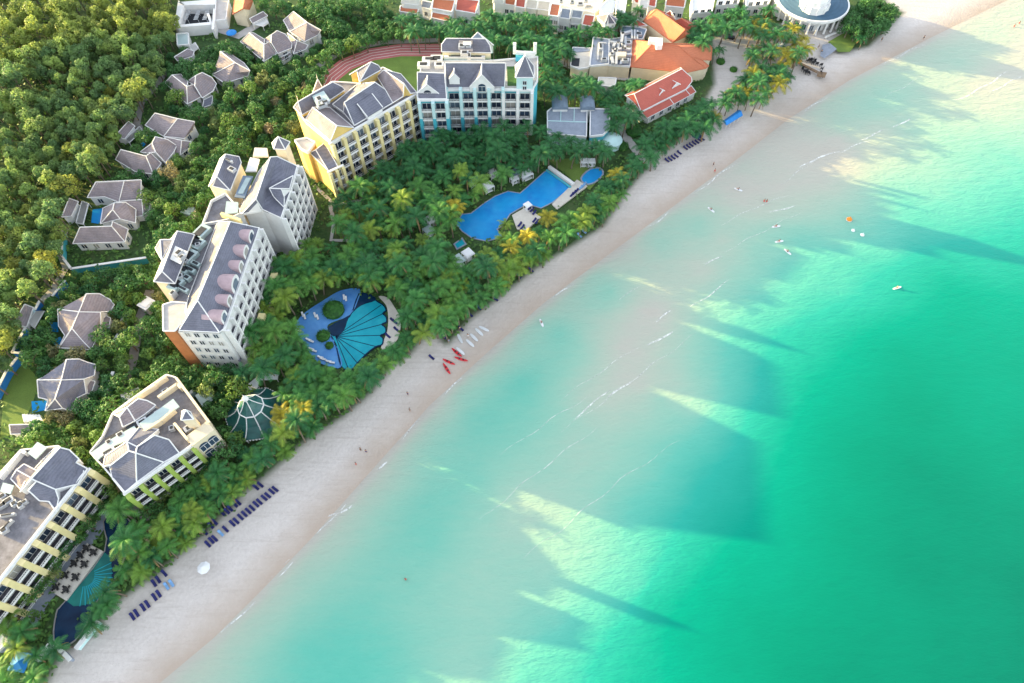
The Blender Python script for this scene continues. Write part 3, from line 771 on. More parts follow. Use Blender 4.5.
slab(h3, 'roof_terrace', TZ, [(240, 312), (325, 352), (275, 436), (205, 402)], 24.6, .3, 'white')
boxes(h3, 'air_handler', TZ, [(270, 370, 2.2, 1.4, 60), (290, 400, 1.6, 1.0, 60)], 24.65, 'metal', .9)
boxes(h3, 'air_handler', TZ, [(425, 235, 5.0, 3.2, 62), (395, 310, 3.4, 4.0, 62), (345, 400, 4.4, 3.0, 62), (310, 490, 2.2, 2.8, 62), (350, 490, 1.2, 3.4, 62), (255, 590, 4.0, 2.8, 62), (330, 545, 1.4, 2.0, 62), (300, 620, 1.0, 4.0, 62), (380, 265, 1.4, 2.0, 62), (390, 450, 1.1, 2.8, 62)], e + .05, 'sheet', 1.3)
boxes(h3, 'air_handler', TZ, [(325, 440, 1.2, 1.2, 62), (290, 545, 1.4, 1.4, 20), (410, 330, 1.2, 1.0, 20), (240, 660, 1.6, 1.0, 62)], e + .05, 'metal', 1.9)
# north wing
T = ZF(200, 130, 5.69)
e = 20.5
A2, B2 = P(*T(462, 503), e), P(*T(556, 208), e)
block(h3, T, [(250, 455), (360, 458), (462, 503), (556, 208), (440, 150), (345, 235), (230, 420)], e, 'white', 'concrete', parapet=0)
facade(h3, A2, B2, LAND, e, 5, 6, 'white', 'white', 1.3, .6)
traced(h3, T, [[(400, 155, 25.5), (440, 152, 24.5), (552, 205, 21), (520, 330, 21), (460, 500, 21), (356, 452, 21), (318, 393, 25.5)], [(318, 393, 25.5), (356, 452, 21), (238, 478, 21)], ], 'white', 'slate', zb=e - .2, inset=.98)
traced(h3, T, [[(400, 155, 25.5), (318, 393, 25.5), (238, 478, 21), (225, 462, 20.9), (335, 235, 20.9)]], 'white', 'concrete', zb=e - .2, inset=.99, caps=.1)
traced(h3, T, [[(395, 332, 24.0), (462, 335, 24.2), (480, 385, 22), (478, 440, 21.2), (420, 380, 22.4)], [(395, 332, 24.0), (462, 335, 24.2), (510, 335, 21.8), (530, 260, 21.6)]], 'white', 'slate', zb=e)
block(h3, T, [(70, 412), (150, 372), (245, 478), (160, 520), (20, 545)], 20.0, 'white', 'concrete', parapet=.9)
traced(h3, T, [[(145, 138, 25), (222, 152, 22.5), (235, 185, 22), (172, 345, 22), (95, 265, 25)], [(95, 265, 25), (172, 345, 22), (72, 320, 22)], [(145, 138, 25), (95, 265, 25), (50, 322, 22), (115, 165, 22)]], 'cream', 'slate', inset=.95)
boxes(h3, 'air_handler', T, [(185, 232, 1.4, 2.2, 60), (165, 180, .6, 3.0, 60)], 24.2, 'metal', .9)
slab(h3, 'glazed_canopy', T, [(245, 258), (302, 263), (255, 386), (195, 380)], 21.6, .3, 'bluegrey')
slab(h3, 'glazed_canopy', T, [(262, 270), (290, 272), (245, 360), (215, 358)], 21.9, .3, 'sheet')
slab(h3, 'glazed_canopy', T, [(150, 405), (218, 410), (215, 470), (140, 478)], 21.0, .3, 'sheet')
slab(h3, 'roof_terrace', T, [(285, 155), (338, 165), (320, 235), (258, 235)], 20.8, .4, 'white')
slab(h3, 'roof_terrace', T, [(310, 100), (382, 102), (388, 150), (300, 150)], 18.5, .5, 'deck')
mb = MB()
for a, b in (((125, 485), (235, 525)),):
    p, q = P(*T(*a), 20.6), P(*T(*b), 20.6); mb.obox(((p.x + q.x) / 2, (p.y + q.y) / 2, 20.8), q - p, (q - p).length / 2, .4, .8)
mb.build('roof_wall', M['yellow'], h3)
traced(h3, T, [[(445, 38, 27), (420, 108, 23.5), (485, 112, 23.5)], [(445, 38, 27), (485, 112, 23.5), (512, 68, 23.5)], [(445, 38, 27), (410, 75, 23.5), (420, 108, 23.5)], [(445, 38, 27), (512, 68, 23.5), (410, 75, 23.5)]], 'cream', 'slate', inset=.85)
# ------------------------------------------------------------------ hotel 4, yellow
T = ZF(290, 60, 5.06)
e = 19.0
h4 = empty('hotel_building', base_of(T, 400, 330), 'yellow hotel beside the red running track', 'hotel')
A_, B_ = P(*T(205, 420), e), P(*T(640, 172), e)
block(h4, T, [(205, 420), (640, 172), (575, 90), (470, 40), (345, 120), (215, 112), (25, 240), (85, 320)], e, 'yellowwall', 'concrete', parapet=.4)
mb = MB(); a_, b_ = P(*T(205, 420), e), P(*T(640, 172), e); d_ = b_ - a_; n_ = Vector((d_.y, -d_.x, 0)).normalized() * .012; mb.face([(a_.x + n_.x, a_.y + n_.y, LAND), (b_.x + n_.x, b_.y + n_.y, LAND), (b_.x + n_.x, b_.y + n_.y, e - .35), (a_.x + n_.x, a_.y + n_.y, e - .35)]); mb.build('front_wall', M['white'], h4)
facade(h4, A_, B_, LAND, e, 5, 8, 'yellow', 'white', 1.6, 1.1, arch_low=2)
traced(h4, T, [[(275, 215, 24), (430, 113, 24), (482, 150, 21.5), (520, 217, 19.4), (325, 332, 19.4)], [(275, 215, 24), (325, 332, 19.4), (272, 265, 20)]], 'white', 'slate', zb=e - .2, inset=.98)
traced(h4, T, [[(275, 215, 24), (272, 265, 20), (215, 225, 20), (345, 120, 20), (430, 113, 24)]], 'white', 'concrete', zb=e - .2, inset=.99)
traced(h4, T, [[(340, 222, 23), (415, 170, 23), (470, 240, 20.8), (392, 288, 20.8)]], 'white', 'slate', zb=e, caps=0)
mb = MB()
for a_, b_ in (((340, 222, 23), (392, 288, 20.8)), ((415, 170, 23), (470, 240, 20.8))): mb.tube(W(T, a_) + Vector((0, 0, .05)), W(T, b_) + Vector((0, 0, .05)), .18, 5)
mb.build('ridge_cap', M['trim'], h4)
traced(h4, T, [[(440, 82, 20), (475, 50, 23.5), (578, 122, 23.5), (572, 185, 19.4), (520, 217, 19.4), (482, 150, 20)]], 'yellowwall', 'purple', zb=e - .2, inset=.98)
traced(h4, T, [[(475, 50, 23.5), (560, 70, 19.6), (642, 165, 19.4), (610, 170, 20), (578, 122, 23.5)]], 'yellowwall', 'slate', zb=e - .2, inset=.98)
traced(h4, T, [[(80, 300, 19.6), (115, 240, 23.5), (237, 333, 23.5), (205, 410, 19.6)], [(115, 240, 23.5), (200, 240, 19.6), (322, 342, 19.6), (237, 333, 23.5)]], 'yellowwall', 'purple', zb=e - .2, inset=.96)
traced(h4, T, [[(40, 212, 23.5), (215, 112, 23.5), (262, 135, 21.5), (278, 152, 20), (215, 195, 20), (60, 278, 20)], [(40, 212, 23.5), (60, 278, 20), (18, 240, 20)]], 'yellowwall', 'slate', zb=e - .2, inset=.96)
slab(h4, 'roof_terrace', T, [(112, 182), (170, 155), (205, 205), (140, 240)], 23.2, .3, 'sheet')
boxes(h4, 'air_handler', T, [(150, 205, 1.8, 2.4, 30), (180, 222, 2.6, 1.2, 30), (165, 240, 3.2, 1.0, 30)], 23.2, 'metal', .9)
traced(h4, T, [[(338, 52, 22.5), (410, 10, 25), (352, 112, 22)], [(410, 10, 25), (448, 28, 22.6), (462, 50, 22), (352, 112, 22)], [(338, 52, 22.5), (300, 75, 21.6), (410, 10, 25)]], 'yellowwall', 'slate', zb=LAND, inset=.9)
traced(h4, T, [[(130, 455, 15), (175, 420, 15.5), (243, 540, 13), (195, 562, 13)], [(130, 455, 15), (195, 562, 13), (100, 470, 13.5)]], 'yellowwall', 'slate', zb=LAND, inset=.98)
block(h4, T, [(25, 410), (85, 398), (130, 420), (90, 470), (60, 455)], 15, 'yellowwall', 'deck', parapet=.6)
q1, q2 = P(*T(100, 480), 13), P(*T(195, 562), 13)
mb = MB()
for X, Y in ((140, 100), (40, 205)):
    p = P(*T(X, Y), 21); finial(mb, p, 2.2)
mb.build('finial', M['white'], h4)
traced(h4, T, [[(140, 98, 22), (115, 165, 20), (165, 140, 20)], ], 'yellow', 'purple', zb=e)
# bay front of the lower wing
q3 = P(*T(262, 545), 13); facade(h4, P(*T(197, 565), 13), P(*T(262, 535), 13), LAND, 13, 3, 2, 'yellow', 'white', 1.2, .9, arch_low=1)
# ------------------------------------------------------------------ hotel 5, pale blue
T = ZF(410, 30, 6.504)
e = 19.0
h5 = empty('hotel_building', base_of(T, 430, 330), 'pale blue hotel with white gables and a pointed corner turret', 'hotel')
block(h5, T, [(238, 392), (600, 390), (795, 392), (830, 330), (830, 180), (540, 205), (205, 210), (75, 225), (45, 440), (60, 458), (238, 456)], e, 'teal', 'paving', parapet=.6)
A_, B_ = P(*T(60, 458), e), P(*T(238, 456), e)
facade(h5, A_, B_, LAND, e, 5, 2, 'aqua', 'white', 1.5, 1.0, lowpier='teal', lowh=11)
A_, B_ = P(*T(238, 392), e), P(*T(605, 390), e)
facade(h5, A_, B_, LAND, e, 5, 4, 'aqua', 'white', 1.5, 1.0, pier_top=1.3, lowpier='teal', lowh=7.5)
A_, B_ = P(*T(608, 392), e), P(*T(795, 394), e)
facade(h5, A_, B_, LAND, e, 5, 2, 'white', 'white', 1.5, 1.0)
traced(h5, T, [[(228, 214, 25.5), (622, 216, 25.5), (615, 372, 19.5), (235, 378, 19.5)], [(228, 214, 25.5), (235, 378, 19.5), (222, 360, 19.6)]], 'white', 'slate', zb=e - .2, inset=.98)
traced(h5, T, [[(48, 275, 23.5), (225, 282, 23.5), (238, 448, 19.4), (50, 448, 19.4)]], 'white', 'slate', zb=e - .2, inset=.98)
for ap, l, r, bk in (((120, 290, 23.6), (42, 410, 20.2), (188, 412, 20.2), (122, 265, 23.6)), ((468, 258, 25.3), (388, 368, 20.6), (548, 372, 20.6), (468, 235, 25.2)), ((288, 262, 24.6), (254, 316, 22.6), (322, 316, 22.6), (288, 250, 24.6))):
    # gabled dormer: two small slopes and a white front
    wa, wl, wr = W(T, ap), W(T, l), W(T, r)
    fr = (wl + wr) / 2; fwd = (fr - wa); fwd.z = 0; ax = Vector((fr.x, fr.y, wa.z))
    bk_ = ax + Vector((0, max(2.5, (wa.z - wl.z) * 1.3), 0))
    d_ = MB(); d_.solid([wl, ax, bk_, wl + Vector((0, 1.2, 0))][::-1], .15); d_.solid([wr, wr + Vector((0, 1.2, 0)), bk_, ax][::-1], .15)
    o = d_.build('dormer', M['slate'], h5)
    d_ = MB(); f_ = Vector((0, -.15, 0))
    d_.face([wl + f_, wr + f_, ax + f_]); d_.face([wl + f_ - Vector((0, 0, 2.0)), wr + f_ - Vector((0, 0, 2.0)), wr + f_, wl + f_])
    for a, b in ((wl, ax), (ax, wr), (ax, bk_)): d_.tube(a + f_, b + f_, .2, 5)
    d_.tube(ax + f_, ax + f_ + Vector((0, 0, 1.2)), .14, 5, .04)
    d_.build('gable_front', M['white'], o)
    if (wr - wl).length > 6:
        p = (wl + wr) / 2 + Vector((0, -.2, -1.6)); put('window', window_mesh(2.4, 1.9, True), h5, p - h5.location, 0)
traced(h5, T, [[(235, 55, 24), (490, 58, 24), (520, 100, 22.5), (530, 150, 21), (205, 142, 21), (205, 95, 22.5)]], 'cream', 'slate', zb=e - .4, inset=.97)
traced(h5, T, [[(440, 15, 26), (400, 55, 24), (480, 55, 24)], [(440, 15, 26), (480, 55, 24), (545, 100, 22)]], 'white', 'bluegrey', zb=e)
slab(h5, 'roof_terrace', T, [(318, 66), (408, 66), (408, 138), (322, 138)], 23.9, .4, 'concrete')
slab(h5, 'roof_terrace', T, [(345, 75), (398, 75), (398, 95), (345, 95)], 24.6, .5, 'white')
boxes(h5, 'air_handler', T, [(340, 115, 2.4, 2.2, 0), (378, 115, 2.0, 2.2, 0), (355, 160, 2.6, 1.8, 0), (385, 180, 1.0, 2.6, 0)], 23.2, 'metal', 1.0)
boxes(h5, 'air_handler', T, [(300, 190, 8.0, .8, 0), (430, 192, 6.0, .8, 0), (130, 205, 5.0, 2.0, 0), (175, 200, 4.0, 3.0, 0), (90, 240, 4.0, 2.4, 0), (190, 240, 3.0, 2.0, 0)], e + .05, 'white', 1.2)
slab(h5, 'courtyard', T, [(630, 236), (695, 236), (700, 300), (690, 362), (635, 362)], e + .1, .2, 'hedge')
slab(h5, 'roof_pool', T, [(688, 158), (742, 158), (740, 200), (686, 198)], e + .9, .4, 'teal')
mb = MB()
for X, Y in ((680, 152), (812, 152)):
    p = P(*T(X, Y), e); mb.obox((p.x, p.y, e + 1.9), (1, 0), .55, .55, 1.9)
p, q = P(*T(690, 155), e + 1), P(*T(815, 160), e + 1); mb.obox(((p.x + q.x) / 2, (p.y + q.y) / 2, e + 1.0), q - p, (q - p).length / 2, .4, 1.0)
mb.build('roof_wall', M['white'], h5)
# corner turret
c = P(*T(745, 390), e); w = 2.6; cz = e + 5.0
mb = MB(); mb.box(c.x - w, c.y - .2, LAND, c.x + w, c.y + 2 * w, cz); mb.build('turret', M['aqua'], h5)
mb = MB(); r_ = w + .35; ap = Vector((c.x, c.y + w - .1, cz + 6.0)); k4 = [Vector((c.x + a * r_, c.y + w - .1 + b * r_, cz)) for a, b in ((-1, -1), (1, -1), (1, 1), (-1, 1))]
for i in range(4): mb.face([k4[i], k4[(i + 1) % 4], ap])
o = mb.build('turret_roof', M['slate'], h5)
mb = MB()
for i in range(4): mb.tube(k4[i], ap, .18, 5, .1); mb.tube(k4[i], k4[(i + 1) % 4], .18, 5)
finial(mb, ap, 1.6); mb.build('ridge_cap', M['trim'], o)
for zz in (e + 2.2, e + .2): put('window', window_mesh(1.2, 1.4), h5, Vector((c.x, c.y - .25, zz)) - h5.location, 0)
# ------------------------------------------------------------------ walled villas
WINV = window_mesh(1.6, 1.9)
def villa(label, T, groups, org, wall='white'):
    o = empty('villa', base_of(T, *org), label, 'villa', 'grey roofed villas on the left')
    for mat, faces in groups: traced(o, T, faces, wall, mat, inset=.92, windows=WINV, caps=.15)
    return o
def shelter(label, T, roof, slats, zt=4.6, wall='white'):
    """poolside shelter: small roof on walls, with a white slatted pergola in front"""
    o = empty('garden_pavilion', base_of(T, *roof[0][:2]), label, 'pavilion', 'small pavilions with white pergolas')
    traced(o, T, [roof], wall, 'purple', inset=.88)
    a, b, c, d = [P(*T(*q), 3.8) for q in slats]; mb = MB(); n = 6
    for k in range(n):
        t_ = (k + .5) / n; p, q = a.lerp(b, t_), d.lerp(c, t_)
        mb.obox(((p.x + q.x) / 2, (p.y + q.y) / 2, 3.8), q - p, (q - p).length / 2, .32, .09)
    for p, q in ((a, b), (d, c)): mb.obox(((p.x + q.x) / 2, (p.y + q.y) / 2, 3.6), q - p, (q - p).length / 2, .12, .11)
    for p in (a, b, c, d): mb.tube((p.x, p.y, LAND), (p.x, p.y, 3.55), .12, 5)
    mb.build('pergola', M['white'], o)
    EXCL.append([T(*q) for q in slats])
    return o
T1 = ZF(160, 40, 9.11)
villa('grey roofed villa with a yellow gable, between the courtyard building and the yellow hotel', T1, [
    ('purple', [[(110, 320, 9), (45, 390, 5.5), (250, 585, 5.5), (245, 425, 9)], [(245, 425, 9), (250, 585, 5.5), (375, 520, 5.5), (305, 405, 7.6)], [(110, 320, 9), (245, 425, 9), (255, 380, 6.4), (190, 312, 6.0)]]),
    ('purple', [[(385, 297, 9), (325, 325, 9), (318, 420, 8.2), (385, 530, 5.6), (482, 468, 5.6), (515, 400, 5.6), (470, 340, 7.6)], [(325, 325, 9), (250, 378, 5.6), (305, 408, 6.4), (318, 420, 8.2)]]),
    ('slate', [[(400, 545, 4.8), (482, 505, 4.8), (472, 592, 3.6), (388, 618, 3.6)]]),
    ('purple', [[(550, 105, 9), (685, 208, 9), (475, 316, 5.6), (540, 230, 5.6)], [(685, 208, 9), (820, 280, 8.4), (800, 330, 5.6), (590, 395, 5.6), (475, 316, 5.6)], [(550, 105, 9), (610, 105, 6.4), (765, 210, 6.4), (820, 280, 8.4), (685, 208, 9)]])], (300, 400))
shelter('small pavilion with a white pergola above the grey villa with the yellow gable', T1, [(130, 155, 6), (250, 82, 6), (312, 102, 4.6), (300, 150, 4.4), (160, 192, 4.4)], [(265, 62), (320, 20), (350, 70), (300, 105)])
T2 = ZF(230, 0, 9.11)
villa('topmost grey villa, with a teal arched window and a sunlit tan roof side', T2, [
    ('purple', [[(175, 300, 9), (95, 380, 5.5), (310, 562, 5.5), (310, 405, 9)], [(310, 405, 9), (310, 562, 5.5), (425, 490, 5.5), (350, 385, 7.6)], [(175, 300, 9), (310, 405, 9), (315, 360, 6.4), (215, 300, 6)]]),
    ('purple', [[(430, 280, 9), (377, 318, 9), (375, 385, 8.4), (435, 490, 5.6), (562, 440, 5.6), (565, 395, 5.6), (505, 312, 8)], [(377, 318, 9), (297, 370, 5.6), (350, 383, 7), (375, 385, 8.4)]]),
    ('purple', [[(440, 535, 4.6), (545, 478, 4.6), (562, 500, 3.6), (470, 562, 3.6)]]),
    ('purple', [[(578, 105, 9), (703, 205, 9), (545, 288, 5.6), (485, 185, 5.6)], [(703, 205, 9), (830, 275, 8), (800, 322, 5.6), (680, 382, 5.6), (545, 288, 5.6)]]),
    ('purple', [[(522, 300, 6.4), (612, 372, 7), (578, 492, 4.4), (560, 420, 4.6)], [(612, 372, 7), (712, 410, 5), (690, 452, 4.4), (578, 492, 4.4)]])], (380, 380))
shelter('small pavilion with a white pergola above the topmost grey villa', T2, [(178, 170, 6), (302, 105, 6), (345, 145, 4.5), (205, 215, 4.5)], [(215, 228), (330, 165), (350, 205), (300, 240)])
T3 = ZF(105, 95, 7.59)
villa('grey villa under the woodland edge, second walled villa down', T3, [
    ('purple', [[(120, 415, 9), (312, 465, 9), (368, 602, 5.5), (230, 582, 5.5), (80, 490, 5.5)], [(312, 465, 9), (345, 440, 7.6), (428, 518, 5.5), (368, 602, 5.5)]]),
    ('purple', [[(382, 318, 9), (357, 366, 9), (385, 435, 8.2), (460, 515, 5.6), (525, 430, 5.6), (545, 385, 5.6), (475, 338, 8)], [(357, 366, 9), (265, 435, 5.6), (325, 440, 6.4), (385, 435, 8.2)]]),
    ('purple', [[(380, 138, 9), (550, 180, 9), (445, 315, 5.6), (305, 230, 5.6)], [(550, 180, 9), (680, 203, 8.4), (668, 262, 5.6), (600, 332, 5.6), (445, 315, 5.6)]]),
    ('purple', [[(452, 318, 6.2), (582, 345, 7), (572, 458, 4.4), (530, 452, 4.4)], [(582, 345, 7), (655, 355, 5.6), (640, 402, 4.4), (572, 458, 4.4)]])], (350, 400))
shelter('small pavilion with a white slatted pergola beside the second walled villa down', T3, [(178, 200, 6.2), (75, 312, 6.2), (150, 336, 4.5), (228, 236, 4.5)], [(262, 238), (285, 268), (185, 362), (160, 335)])
T4 = ZF(55, 170, 7.59)
villa('grey villa with a small blue courtyard pool, third walled villa down', T4, [
    ('purple', [[(310, 92, 9), (525, 82, 9), (485, 245, 5.6), (380, 205, 5.6), (245, 210, 5.6)], [(525, 82, 9), (655, 75, 8.6), (652, 180, 5.6), (640, 225, 5.6), (485, 245, 5.6)]]),
    ('purple', [[(535, 245, 8.6), (450, 250, 8.6), (438, 302, 9), (495, 372, 7), (612, 402, 5.6), (615, 300, 5.6)], [(438, 302, 9), (345, 410, 5.6), (400, 395, 5.6), (495, 372, 7)], [(450, 250, 8.6), (365, 290, 5.6), (345, 410, 5.6), (438, 302, 9)]]),
    ('purple', [[(190, 435, 9), (430, 427, 9), (532, 547, 5.5), (135, 560, 5.5)], [(430, 427, 9), (437, 393, 7.6), (556, 450, 5.5), (532, 547, 5.5)]]),
    ('purple', [[(490, 238, 6.2), (660, 225, 7), (670, 348, 4.4), (612, 355, 4.4)], [(660, 225, 7), (722, 235, 5.4), (720, 300, 4.4), (670, 348, 4.4)]])], (400, 400))
shelter('small pavilion with a white slatted pergola left of the courtyard pool villa', T4, [(107, 215, 6.2), (50, 358, 6.2), (125, 352, 4.5), (178, 240, 4.5)], [(205, 235), (255, 255), (215, 410), (160, 400)])
T5 = ZF(5, 280, 7.59)
villa('grey villa with a cross shaped white ridge, upper of the two lowest villas', T5, [
    ('purple', [[(618, 105, 9), (562, 242, 9), (725, 245, 8), (803, 238, 5.6), (830, 188, 5.6), (800, 150, 6.2), (720, 105, 7.6)], [(562, 242, 9), (508, 368, 9), (585, 455, 7), (655, 530, 5.6), (727, 385, 5.6), (725, 245, 8)], [(508, 368, 9), (410, 515, 5.6), (655, 530, 5.6), (585, 455, 7)], [(562, 242, 9), (402, 222, 8.6), (408, 350, 5.6), (455, 420, 5.6), (410, 515, 5.6), (508, 368, 9)], [(618, 105, 9), (560, 180, 6), (470, 200, 6), (402, 222, 8.6), (562, 242, 9)]]),
    ('purple', [[(742, 258, 5.4), (803, 290, 5), (790, 362, 4.5), (735, 345, 5)]])], (560, 400))
shelter('small pavilion with an open green pergola left of the cross ridged villa', T5, [(150, 185, 6.2), (60, 336, 6.2), (165, 358, 4.5), (217, 210, 4.5)], [(235, 238), (300, 235), (225, 365), (175, 320)])
T6 = ZF(0, 350, 6.833)
villa('blue grey roofed villa beside the lawn, lowest of the walled villas', T6, [
    ('slate', [[(455, 65, 9), (420, 205, 9), (575, 200, 8), (645, 175, 5.6), (655, 100, 5.6), (600, 85, 6.4), (542, 62, 8)], [(420, 205, 9), (376, 335, 9), (430, 400, 6.4), (490, 415, 5.6), (522, 330, 5.6), (590, 298, 5.6), (575, 200, 8)], [(376, 335, 9), (310, 415, 5.6), (430, 400, 6.4)], [(420, 205, 9), (255, 205, 8.4), (265, 325, 5.6), (330, 340, 5.6), (310, 415, 5.6), (376, 335, 9)], [(455, 65, 9), (400, 170, 6.2), (300, 185, 6), (255, 205, 8.4), (420, 205, 9)]]),
    ('purple', [[(592, 200, 5.4), (652, 215, 5), (625, 295, 4.5), (597, 298, 5)]])], (450, 250))
shelter('small pavilion with a white slatted pergola below the blue grey villa', T6, [(65, 512, 6), (228, 508, 6), (232, 572, 4.5), (75, 576, 4.5)], [(150, 440), (270, 445), (300, 490), (160, 488)])
# small private pools and boundary walls
for T, q, lab in ((T4, [(285, 300), (365, 290), (345, 410), (275, 400)], 'small blue courtyard pool of the third walled villa'), (T3, [(262, 330), (320, 300), (350, 330), (285, 400)], 'small dark pool of the second walled villa'), (T5, [(335, 320), (400, 320), (405, 395), (330, 390)], 'small blue pool left of the cross ridged villa'), (T5, [(350, 460), (420, 430), (440, 460), (400, 520)], 'small blue pool below the cross ridged villa'), (T6, [(215, 350), (330, 345), (310, 410), (220, 430)], 'small teal pool of the blue grey villa')):
    sheet('villa_pool', q, 'poolblue', T=T, label=lab, kind='structure')
def boundary(label, px, h, mat, t_=.35):
    q = [P(x, y, LAND + h) for x, y in px]; o = empty('boundary_wall', Vector((q[0].x, q[0].y, LAND)), label, 'wall', 'white capped villa boundary walls')
    mb, cp = MB(), MB()
    for a, b in zip(q[:-1], q[1:]):
        d = b - a; c = (a + b) / 2
        mb.obox((c.x, c.y, LAND + h / 2 - .1), d, d.length / 2 - .01, t_ / 2, h / 2); cp.obox((c.x, c.y, LAND + h), d, d.length / 2 + .12, t_ / 2 + .18, .11)
    mb.build('wall', M[mat], o); cp.build('coping', M['trim'], o)
    EXCL.append(px + [(x + 1, y + 1) for x, y in px[::-1]])
Tb = ZF(40, 100, 3.594); Tc = ZF(5, 280, 7.59)
boundary('white capped teal wall round the garden of the courtyard pool villa', [Tb(80, 470), Tb(76, 560), Tb(112, 606), Tb(380, 566)], 2.6, 'teal')
boundary('white capped bright blue wall by the lane above the cross ridged villa', [Tc(455, 5), Tc(360, 120)], 2.6, 'bluewall')
boundary('short white capped wall left of the bright blue wall', [Tc(268, 150), Tc(228, 225)], 2.4, 'bluewall')
boundary('white capped blue wall turning a corner below the green pergola pavilion', [Tc(152, 365), Tc(55, 548), Tc(165, 556)], 2.8, 'bluewall')
boundary('white capped wall along the woodland beside the villa lawn', [Tc(90, 590), Tc(10, 690), (-6, 395)], 2.6, 'bluewall')
boundary('white capped wall between the lane and the cross ridged villa', [(124, 313), (119, 333), (112, 344)], 2.4, 'aqua', .5)
boundary('short white capped blue wall right of the blue grey villa', [(113, 372), (106, 391)], 2.6, 'bluewall', .5)
boundary('curved white capped wall between the green piered hotel and the teal tent', [(186, 396), (198, 387), (208, 384), (221, 376)], 2.2, 'aqua', .5)
# ------------------------------------------------------------------ small garden houses
for (x, y, w, l, ang, lab) in ((146, 303, 3.2, 3.0, 60, 'octagonal white rimmed lift shed behind the long white hotel'), (188, 210, 2.6, 3.0, 70, 'white shed with a teal awning above the long white hotel'), (205, 397, 3.0, 3.6, 40, 'pale curved shed roof between the green piered hotel and the teal tent'), (131, 396, 4.0, 3.0, 30, 'round white canopy at the back of the green piered hotel'), (452, 174 + 80, 0, 0, 0, '')):
    if not lab: continue
    c = P(x, y, 5); o = empty('garden_shed', Vector((c.x, c.y, LAND)), lab, 'shed')
    ux = (math.cos(R(ang)), math.sin(R(ang)))
    mb = MB(); mb.obox((c.x, c.y, 3.4), ux, w / 2, l / 2, 1.4); mb.build('wall', M['white'], o)
    mb = MB(); mb.obox((c.x, c.y, 4.9), ux, w / 2 + .3, l / 2 + .3, .12); mb.obox((c.x, c.y, 5.1), ux, w / 2 - .3, l / 2 - .3, .14); mb.build('roof', M['sheet' if w < 3.1 else 'whitecloth'], o)
    EXCL.append([(x - 4, y - 4), (x + 4, y - 4), (x + 4, y + 4), (x - 4, y + 4)])
# ------------------------------------------------------------------ grey flat pavilion by the pool
T = ZF(540, 30, 5.25)
g = empty('pool_pavilion', base_of(T, 200, 500), 'low blue grey flat roofed pavilion with white kerbs above the main pool', 'pavilion')
block(g, T, [(38, 430), (60, 412), (247, 412), (243, 562), (40, 545)], 6.5, 'aqua', 'bluepave', parapet=.35)
block(g, T, [(265, 415), (368, 418), (362, 522), (330, 552), (262, 560)], 7.0, 'teal', 'bluepave', parapet=.35)
for a, b in (((40, 478), (245, 485)), ((110, 412), (108, 480)), ((180, 412), (178, 484))):
    p, q = P(*T(*a), 6.5), P(*T(*b), 6.5); mb = MB(); mb.obox(((p.x + q.x) / 2, (p.y + q.y) / 2, 6.6), q - p, (q - p).length / 2, .12, .14); mb.build('roof_kerb', M['aqua'], g)
for X, Y, w in ((105, 378, 5.0), (250, 380, 4.6)):
    p = P(*T(X, Y), 8.4); mb = MB(); mb.box(p.x - w / 2, p.y - 2.6, LAND, p.x + w / 2, p.y + 2.6, 7.6); mb.build('wall', M['white'], g)
    mb = MB(); n = 8; f = [Vector((p.x + w * .55 * math.cos(math.pi * k / n), p.y - 2.9, 7.6 + 1.5 * math.sin(math.pi * k / n))) for k in range(n + 1)]
    for k in range(n): mb.face([f[k], f[k + 1], f[k + 1] + Vector((0, 5.8, 0)), f[k] + Vector((0, 5.8, 0))])
    mb.face(f); mb.build('roof', M['bluegrey'], g)
    EXCL.append([T(X - 35, Y - 40), T(X + 35, Y - 40), T(X + 35, Y + 35), T(X - 35, Y + 35)])
for X in (262, 285, 308):
    p = P(*T(X, 600), 3.5); mb = MB(); mb.box(p.x - .3, p.y - .3, LAND, p.x + .3, p.y + .3, 5.2); mb.build('column', M['white'], g)
c = P(*T(378, 575), 4.5); mb = MB(); mb.lathe((c.x, c.y, LAND), [(3.2, 0), (3.2, 2.4), (3.6, 2.5), (2.6, 3.4), (1.0, 4.1), (.1, 4.3)], 16); mb.build('dome', M['aqua'], g)
EXCL.append([T(340, 545), T(415, 545), T(415, 605), T(340, 605)])
# ------------------------------------------------------------------ flat service roofs
T = ZF(560, 20, 11.39)
s_ = empty('service_building', base_of(T, 450, 400), 'flat roofed service building crowded with ducts beside the orange hall', 'building')
block(s_, T, [(145, 315), (355, 325), (330, 540), (215, 560), (120, 525)], 6.5, 'cream', 'deck', parapet=.3)
block(s_, T, [(378, 200), (560, 222), (552, 505), (340, 525)], 7.5, 'cream', 'bluepave', parapet=.3)
block(s_, T, [(562, 222), (690, 205), (822, 215), (795, 530), (552, 512)], 7.0, 'cream', 'bluepave', parapet=.3)
block(s_, T, [(692, 120), (715, 72), (905, 85), (985, 110), (940, 222), (822, 222), (695, 205)], 7.5, 'cream', 'bluegrey', parapet=.3)
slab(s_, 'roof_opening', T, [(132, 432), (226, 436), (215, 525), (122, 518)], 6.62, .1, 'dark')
slab(s_, 'roof_opening', T, [(150, 318), (352, 328), (348, 352), (150, 372)], 6.64, .1, 'bluepave')
slab(s_, 'skylight', T, [(660, 360), (756, 362), (752, 410), (655, 408)], 9.0, 1.6, 'cream')
mb = MB()
def duct(mb, T, pts, z, r):
    q = [P(*T(*p), z) for p in pts]
    for a, b in zip(q[:-1], q[1:]):
        mb.obox(((a.x + b.x) / 2, (a.y + b.y) / 2, z), b - a, (b - a).length / 2 + r, r, r)
